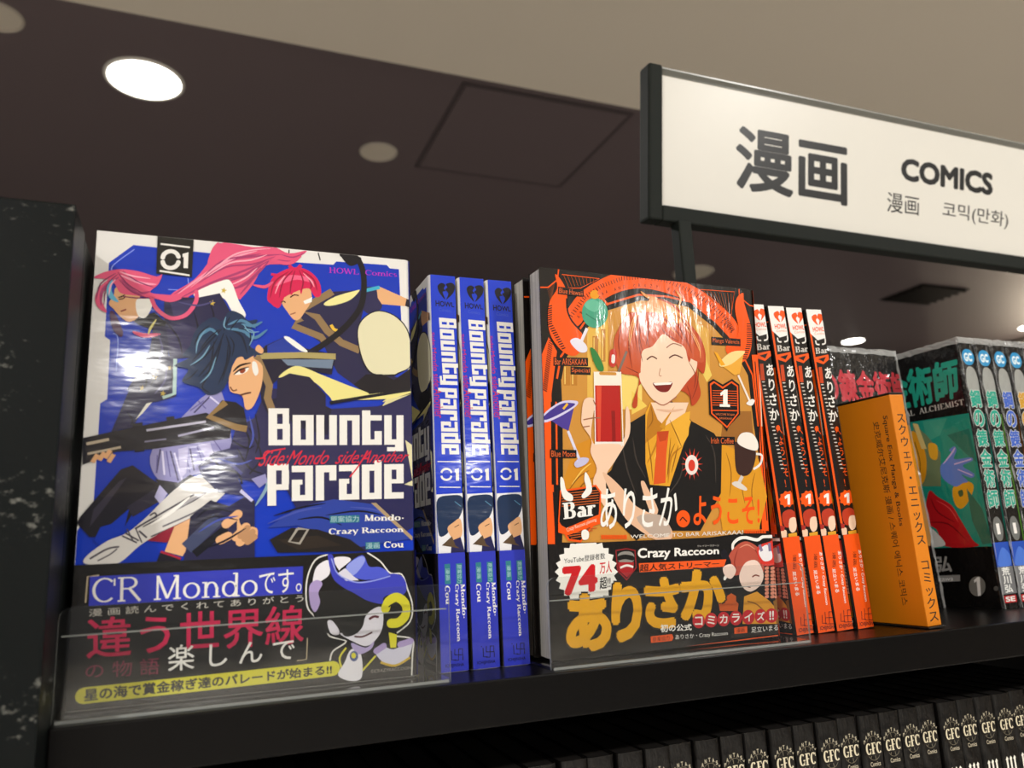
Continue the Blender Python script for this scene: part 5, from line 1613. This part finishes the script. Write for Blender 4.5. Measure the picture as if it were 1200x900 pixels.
def book(name, W, H, T, base, fin, front, spine, band=None, bandfin='band', bandfront=None, bandspine=None, bandbase='#17130f', bandspinebase=None, spinebase=None, darkpages=False):
    """local frame: front board looks to -y, spine to +x, foot at z = 0"""
    t = empty(name)
    q = MB(); q.box((.0004, .0004, .0006), (W - .0007, T - .0004, H - .0006), pages_mat(darkpages)); q.build('pages', t)
    e = .0003
    q = MB(); jacket(q, W, T, 0, H, e, .00045, mat(base, fin))
    hb = (band or 0) * 1000
    if spinebase:
        print_on(q, [['F', spinebase, [40, 0, round(T * 1e5) - 40, 0, round(T * 1e5) - 40, round(H * 1e5), 40, round(H * 1e5)]]], (0, hb, T * 1000, H * 1000), ((W + e, 0, 0), (0, 1, 0), (0, 0, 1), (1, 0, 0)), fin)
    print_on(q, front, (0.1, hb, W * 1000 - .3, H * 1000 - .1), ((0, -e, 0), (1, 0, 0), (0, 0, 1), (0, -1, 0)), fin)
    print_on(q, spine, (0.25, hb, T * 1000 - .25, H * 1000 - .1), ((W + e, 0, 0), (0, 1, 0), (0, 0, 1), (1, 0, 0)), fin, 3)
    q.build('cover', t)
    if band:
        e2 = .0009
        q = MB(); jacket(q, W, T, .0003, band, e2, .0003, mat(bandbase, bandfin))
        fr = ((W + e2, 0, 0), (0, 1, 0), (0, 0, 1), (1, 0, 0))
        if bandspinebase:
            r_ = round(T * 1e5)
            print_on(q, [['F', bandspinebase, [30, 0, r_ - 30, 0, r_ - 30, int(band * 1e5), 30, int(band * 1e5)]]], (0, .3, T * 1000, hb), fr, bandfin)
        print_on(q, bandfront, (.1, .4, W * 1000 - .2, hb - .1), ((0, -e2, 0), (1, 0, 0), (0, 0, 1), (0, -1, 0)), bandfin)
        print_on(q, bandspine or [], (.3, .4, T * 1000 - .3, hb - .1), fr, bandfin, 3)
        q.build('paper_band', t)
    return t
def copy_tree(o):
    c = o.copy(); COL.objects.link(c)
    for ch in o.children:
        d = ch.copy(); COL.objects.link(d); d.parent = c
    return c
def place(o, x, y, z=0.0, rx=0.0, ry=0.0, rz=0.0):
    o.rotation_mode = 'XYZ'
    o.matrix_world = Matrix.Translation((x, y, z)) @ Matrix.Rotation(math.radians(rz), 4, 'Z') @ Matrix.Rotation(math.radians(ry), 4, 'Y') @ Matrix.Rotation(math.radians(rx), 4, 'X')
    return o
def shelve(o, x, y, lean, W, T, z=0.0):
    """stand a book with its spine to the aisle; x = left edge of its foot, lean in degrees to the left"""
    a = math.radians(lean)
    mt = Matrix.Translation((x, y, z)) @ Matrix.Rotation(-a, 4, 'Y') @ Matrix(((0, 1, 0, 0), (-1, 0, 0, W), (0, 0, 1, 0), (0, 0, 0, 1)))
    o.rotation_mode = 'XYZ'
    o.matrix_world = mt
    return o

ORD = ['first', 'second', 'third', 'fourth', 'fifth', 'sixth', 'seventh', 'eighth', 'ninth', 'tenth', 'eleventh', 'twelfth', 'thirteenth', 'fourteenth', 'fifteenth', 'sixteenth', 'seventeenth', 'eighteenth', 'nineteenth', 'twentieth', 'twenty-first', 'twenty-second', 'twenty-third', 'twenty-fourth', 'twenty-fifth', 'twenty-sixth', 'twenty-seventh', 'twenty-eighth', 'twenty-ninth', 'thirtieth', 'thirty-first', 'thirty-second', 'thirty-third', 'thirty-fourth', 'thirty-fifth', 'thirty-sixth', 'thirty-seventh', 'thirty-eighth', 'thirty-ninth', 'fortieth']

# blue volumes
W1, H1, T1 = .128, .182, .0132
blue = book('comic_book', W1, H1, T1, '#e4e2de', 'gloss', ART['bc'], ART['bs'], .051, 'band', ART['bo'], ART['bso'], '#100c0a', '#2c36b6', '#1c3cc6')
tag(blue, 'blue comic with white border shown face out in a clear stand beside the end panel', 'comic book', 'blue comics')
place(blue, 0, 0, .0019, -.2)
for i, x in enumerate((.1416, .1563, .1709)):
    b = copy_tree(blue)
    shelve(b, x, .0114, .25, W1, T1)
    tag(b, ('blue comic spine next to the blue face-out cover, leftmost of three', 'blue comic spine, middle one of the three blue spines', 'blue comic spine nearest the orange face-out cover, rightmost of three')[i], 'comic book', 'blue comics')

# orange volumes
orange = book('comic_book', W1, H1, .0118, '#120e0c', 'wrap', ART['ac'], ART['as'], .051, 'wrap', ART['af'] + ART['ao'], ART['aso'], '#120e0c', '#ee5512', '#120e0c')
tag(orange, 'orange and black comic with horned frame shown face out, frontmost in its clear stand', 'comic book', 'orange comics')
place(orange, .1899, .0008, .0019, 2.6, 0, .87)
b = copy_tree(orange); place(b, .1880, .0160, .0019, 2.4, 0, .9)
tag(b, 'orange and black face-out comic directly behind the front one in the same stand', 'comic book', 'orange comics')
b = copy_tree(orange); place(b, .2035, .0295, .0020, 2.2, -2.6, .9)
tag(b, 'rearmost orange face-out comic, tilted past the right edge of the front copy', 'comic book', 'orange comics')
for i, x in enumerate((.3366, .3510, .3640, .3788)):
    b = copy_tree(orange)
    shelve(b, x, .0123, 2.77, W1, .0118)
    tag(b, ('orange comic with white-topped spine partly hidden by the orange face-out cover', 'second orange comic spine from the face-out cover, white topped', 'third orange comic spine, one away from the plain orange divider', 'last orange comic spine, touching the plain orange divider')[i], 'comic book', 'orange comics')

# orange index divider
dv = empty('shelf_divider', (.4048, -.0114, 0.0012), (0, math.radians(-2.02), math.radians(.27)))
tag(dv, 'plain orange upright divider block with black vertical lettering between orange and teal comics', 'shelf divider')
om = mat('#d67c0c', 'plain')
q = MB(); q.box((0, 0, 0), (.0102, .0391, .126), om, .0006)
print_on(q, ART['ls'], (0, 0, 39, 126), ((0, .0391, 0), (0, -1, 0), (0, 0, 1), (-1, 0, 0)), 'plain', 4)
print_on(q, ART['lf'], (0, 0, 10.2, 126), ((0, 0, 0), (1, 0, 0), (0, 0, 1), (0, -1, 0)), 'plain', 4)
q.build('block', dv)
q = MB(); q.box((-.0002, -.0004, .1262), (.0104, .0395, .1272), mat('#191410', 'plain'), .0003); q.build('top_cap', dv)
q = MB(); q.box((-.0006, -.0012, -.0010), (.0112, .0400, -.0002), mat('#1a1714', 'plain'), .0003); q.build('foot_plate', dv)

# teal, blue and gold spined volumes in crinkled wrap
W3, H3 = .113, .178
def tall_spine(title, pic, num, T):
    w = T * 1000
    c_ = lambda x, y, a, b: [round(v * 100) for v in (x, y + b, x + a, y + b, x + a, y, x, y)]
    S_ = []
    S_.append(['B', '#2f8fc4', [int(100 * v) for v in (w * .12, 165, w * .3, 170, w * .7, 170, w * .9, 165, w * .7, 160, w * .3, 160)]])
    S_.append(['T', '#dff0f4', 'GC', c_(w * .25, 162, w * .5, 6), .05])
    S_.append(['B', '#9a9c98', [int(100 * v) for v in (w * .15, 150, w * .35, 158, w * .75, 157, w * .9, 148, w * .8, 138, w * .45, 134, w * .2, 140)]])
    for i, ch in enumerate('鋼の錬金術師'):
        S_.append(['T', '#c9cac4', ch, c_(w * .16, 130 - i * 13.4, w * .72, 12.8), .075])
        S_.append(['T', title, ch, c_(w * .19, 130.4 - i * 13.4, w * .66, 12.0), .03])
    S_.append(['B', '#6f716f', [int(100 * v) for v in (w * .2, 50, w * .35, 57, w * .65, 57, w * .8, 50, w * .65, 43, w * .35, 43)]])
    S_.append(['T', '#f0eeea', num, c_(w * .40, 46.5, w * .20, 7), .01])
    S_.append(['F', pic[0], [0, 2600, round(w * 100), 2600, round(w * 100), 4150, 0, 4150]])
    S_.append(['B', pic[1], [int(100 * v) for v in (w * .1, 28, w * .5, 38, w * .9, 34, w * .9, 27, w * .4, 26)]])
    S_.append(['F', '#77787a', [0, 900, round(w * 100), 900, round(w * 100), 2600, 0, 2600]])
    for i, ch in enumerate('荒川弘'):
        S_.append(['T', '#eeeeea', ch, c_(w * .25, 20.6 - i * 5.4, w * .5, 5.0), .03])
    S_.append(['F', '#b81d24', [round(w * 12), 350, round(w * 88), 350, round(w * 88), 800, round(w * 12), 800]])
    S_.append(['T', '#f2eeea', 'SE', c_(w * .2, 4.2, w * .6, 3.2), .04])
    return S_
def retint(items, mp):
    return [[it[0], mp.get(it[1], it[1])] + it[2:] for it in items]
TF = .0148
def loose_wrap(t, W, T, H, seed):
    """gathered seam of the clear wrapping along the head of the book and down the spine edges"""
    rnd = random.Random(seed)
    q = MB()
    wm = bpy.data.materials.get('loose_wrap')
    if wm is None:
        wm = bpy.data.materials.new('loose_wrap')
        wm.use_nodes = True
        n_ = wm.node_tree.nodes['Principled BSDF']
        n_.inputs['Base Color'].default_value = (.75, .76, .75, 1)
        n_.inputs['Roughness'].default_value = .15
        n_.inputs['Alpha'].default_value = .42
    path = [(W * i / 30, -.0008) for i in range(31)] + [(W + .0008, T * i / 6) for i in range(7)]
    rows = []
    for j in range(4):
        rows.append([(x + rnd.uniform(-.0006, .0006), y + (rnd.uniform(-.0006, .0004)), H + .0006 - .0014 * j + rnd.uniform(-.0004, .0004)) for x, y in path])
    for j in range(3):
        for i in range(len(path) - 1):
            q.face([rows[j][i], rows[j + 1][i], rows[j + 1][i + 1], rows[j][i + 1]], wm)
    for y0 in (-.0002, T - .0006):
        a_ = [(W + .0009 + rnd.uniform(0, .0007), y0 + rnd.uniform(-.0004, .0004), H * k / 40) for k in range(41)]
        c_ = [(W + .0006, y0 + .0012 + rnd.uniform(-.0005, .0006), H * k / 40) for k in range(41)]
        for k in range(40):
            q.face([a_[k], c_[k], c_[k + 1], a_[k + 1]], wm)
    return q.build('shrink_wrap', t)
teal = book('comic_book', W3, H3, TF, '#0f0d0c', 'foil', ART['fc'], tall_spine('#1f9c86', ('#2450b8', '#4b78d8'), '1', TF))
loose_wrap(teal, W3, TF, H3, 1)
tag(teal, 'teal lettered shrink-wrapped comic whose green and red cover side shows beside the divider', 'comic book', 'shrink-wrapped comics')
shelve(teal, .5205, .0318, 1.1, W3, TF)
b = copy_tree(teal); shelve(b, .5362, .0318, 1.1, W3, TF)
tag(b, 'second teal lettered spine, standing against the first teal one', 'comic book', 'shrink-wrapped comics')
xs = .5519
specs = [('#3a5fc0', '#79b84a', ('#2c64c4', '#8fc0e8'), '2', 'blue lettered spine with a light green cover edge beside the teal pair'), ('#c9952a', '#7a4a20', ('#d9a520', '#f0e2a0'), '3', 'gold lettered spine with a brown cover edge next to the blue lettered one'), ('#b8303c', '#a89a2c', ('#8a2a20', '#d8b070'), '4', 'spine at the right edge of the photo beyond the gold lettered one')]
for ti, cv, pic, num, lab in specs:
    b = book('comic_book', W3, H3, TF, '#0f0d0c', 'foil', retint(ART['fc'], {'#1d8d7c': cv, '#1f9c86': ti, '#3f9a84': cv, '#157063': cv, '#2f6a58': cv}), tall_spine(ti, pic, num, TF))
    loose_wrap(b, W3, TF, H3, int(xs * 1e4))
    shelve(b, xs, .0318, 1.1, W3, TF)
    tag(b, lab, 'comic book', 'shrink-wrapped comics')
    xs += .0157
red = book('comic_book', W3, H3, TF, '#0f0d0c', 'foil', ART['fr'], [])
loose_wrap(red, W3, TF, H3, 9)
place(red, .392, .062, .0002, -3.44)
tag(red, 'red lettered wrapped comic leaning back behind the orange divider', 'comic book', 'shrink-wrapped comics')

# black volumes on the shelf below
TG = .0134
def black_spine(T):
    w = T * 1000
    S_ = []
    c_ = lambda x, y, a, b: [round(v * 100) for v in (x, y + b, x + a, y + b, x + a, y, x, y)]
    cx, cy = w * .5, 166
    n = 20
    for r in (4.6,):
        S_.append(['S', '#6f6858', 25, [round(100 * v) for i in range(n + 1) for v in (cx + r * math.cos(i * 2 * math.pi / n), cy + r * 1.25 * math.sin(i * 2 * math.pi / n))], 0])
    for i, ch in enumerate('FANTASY'):
        a = math.radians(152 - i * 20.7)
        x, y = cx + 6.0 * math.cos(a), cy + 7.2 * math.sin(a)
        S_.append(['T', '#b3aa94', ch, c_(x - .6, y - .9, 1.2, 1.8), .04])
    for i in range(8):
        a = i * math.pi / 4 + .2
        S_.append(['L', '#8a826e', 22, [round(100 * v) for v in (cx + 1.2 * math.cos(a), cy + 1.2 * math.sin(a), cx + 4.6 * math.cos(a), cy + 5.6 * math.sin(a))]])
    S_.append(['F', '#17130f', c_(w * .08, 162.4, w * .84, 7.0)])
    S_.append(['Z', '#d8ceb2', 'GFC', c_(w * .12, 163.2, w * .76, 5.4), .26])
    S_.append(['T', '#b3aa94', 'Comics', c_(w * .26, 157.4, w * .5, 2.2), .02])
    # blackletter title running down the spine
    for k in range(3):
        y = 148 - k * 14
        for j in range(3):
            x = w * (.2 + .22 * j)
            S_.append(['L', '#eae6da', 130, [round(100 * v) for v in (x, y, x, y - 8)]])
            S_.append(['F', '#eae6da', [round(100 * v) for v in (x - 1.1, y, x + .1, y + 1.5, x + 1.1, y + .3, x, y - 1.2)]])
            S_.append(['F', '#eae6da', [round(100 * v) for v in (x - 1.1, y - 8.2, x, y - 6.9, x + 1.3, y - 8, x + .1, y - 9.6)]])
    return [s for s in S_ if s]
LZ = -.2222
gfc = book('comic_book', W1, H1, TG, '#0b0908', 'crinkle', [], black_spine(TG), darkpages=True)
shelve(gfc, .002, .0, .3, W1, TG, LZ)
left_edges = [.0165, .031, .0455, .060, .0745, .0895, .104, .1185, .1335, .1485, .1630, .1780, .1928, .2060, .2205, .2345, .2482, .2620, .2770, .2912, .3055, .3195, .3335, .3475, .3612, .3752, .3890, .4030, .4180, .4320, .4460, .4600, .4740, .4880, .5020, .5160, .5300]
tag(gfc, 'black comic spine on the lower shelf, first from the end panel', 'comic book', 'black comics on the lower shelf')
random.seed(4)
for i, x in enumerate(left_edges):
    b = copy_tree(gfc)
    shelve(b, x, random.uniform(-.001, .0015), random.uniform(.1, .5), W1, TG, LZ)
    tag(b, 'black comic spine on the lower shelf, %s from the end panel' % ORD[i + 1], 'comic book', 'black comics on the lower shelf')

# ------------------------------------------------------------------ the sign
sx, sz, sh, syaw, stilt, slean = .376, .3121, .1094, -.0322, -.0203, -.1203
EX = Vector((math.cos(syaw) * math.cos(stilt), math.sin(syaw) * math.cos(stilt), math.sin(stilt)))
UPV = Vector((-math.sin(syaw) * math.sin(slean), math.cos(syaw) * math.sin(slean), math.cos(slean)))
UPV = (UPV - EX * EX.dot(UPV)).normalized()
NB = EX.cross(UPV) * -1     # towards the aisle
if NB.y > 0: NB = -NB
sg = empty('shelf_sign')
sg.matrix_world = Matrix(((EX.x, -NB.x, UPV.x, sx), (EX.y, -NB.y, UPV.y, .16), (EX.z, -NB.z, UPV.z, sz), (0, 0, 0, 1)))
tag(sg, 'long white sign board in a black frame on a black post above the comics', 'sign')
SW = .60
q = MB(); q.box((0, .0012, 0), (SW, .006, sh), mat('#e6e3da', 'plain'), .0004)
print_on(q, ART['sg'], (0, 0, 600, sh * 1000), ((0, .00118, 0), (1, 0, 0), (0, 0, 1), (0, -1, 0)), 'plain'); q.build('sign_panel', sg)
FR = mat('#171c18', 'matte')
q = MB()
q.box((-.0125, -.004, -.013), (0, .012, sh + .006), FR, .002)
q.box((0, -.004, -.013), (SW, .012, 0), FR, .0015)
q.box((SW, -.004, -.013), (SW + .0125, .012, sh + .006), FR, .002)
q.build('frame', sg)
q = MB(); q.box((0.0, -.0018, sh + .0040), (SW, .0075, sh + .0052), edge_mat()); q.build('cover_rim', sg)
ps = empty('sign_post')
bpy.data.objects.remove(ps)
inv = sg.matrix_world.inverted()
def post(x):
    q = MB()
    y0, y1 = .1535, .1655
    q.box((x - .006, y0, .0), (x + .006, y1, sz - .0125 - (x - sx) * .0203), FR, .0015)
    q.v = [tuple(inv @ Vector(v)) for v in q.v]
    return q.build('post', sg)
post(.3935); post(.93)
q = MB(); q.box((.370, .149, 0.0), (.417, .171, .003), FR, .001); q.v = [tuple(inv @ Vector(v)) for v in q.v]; q.build('post_foot', sg)
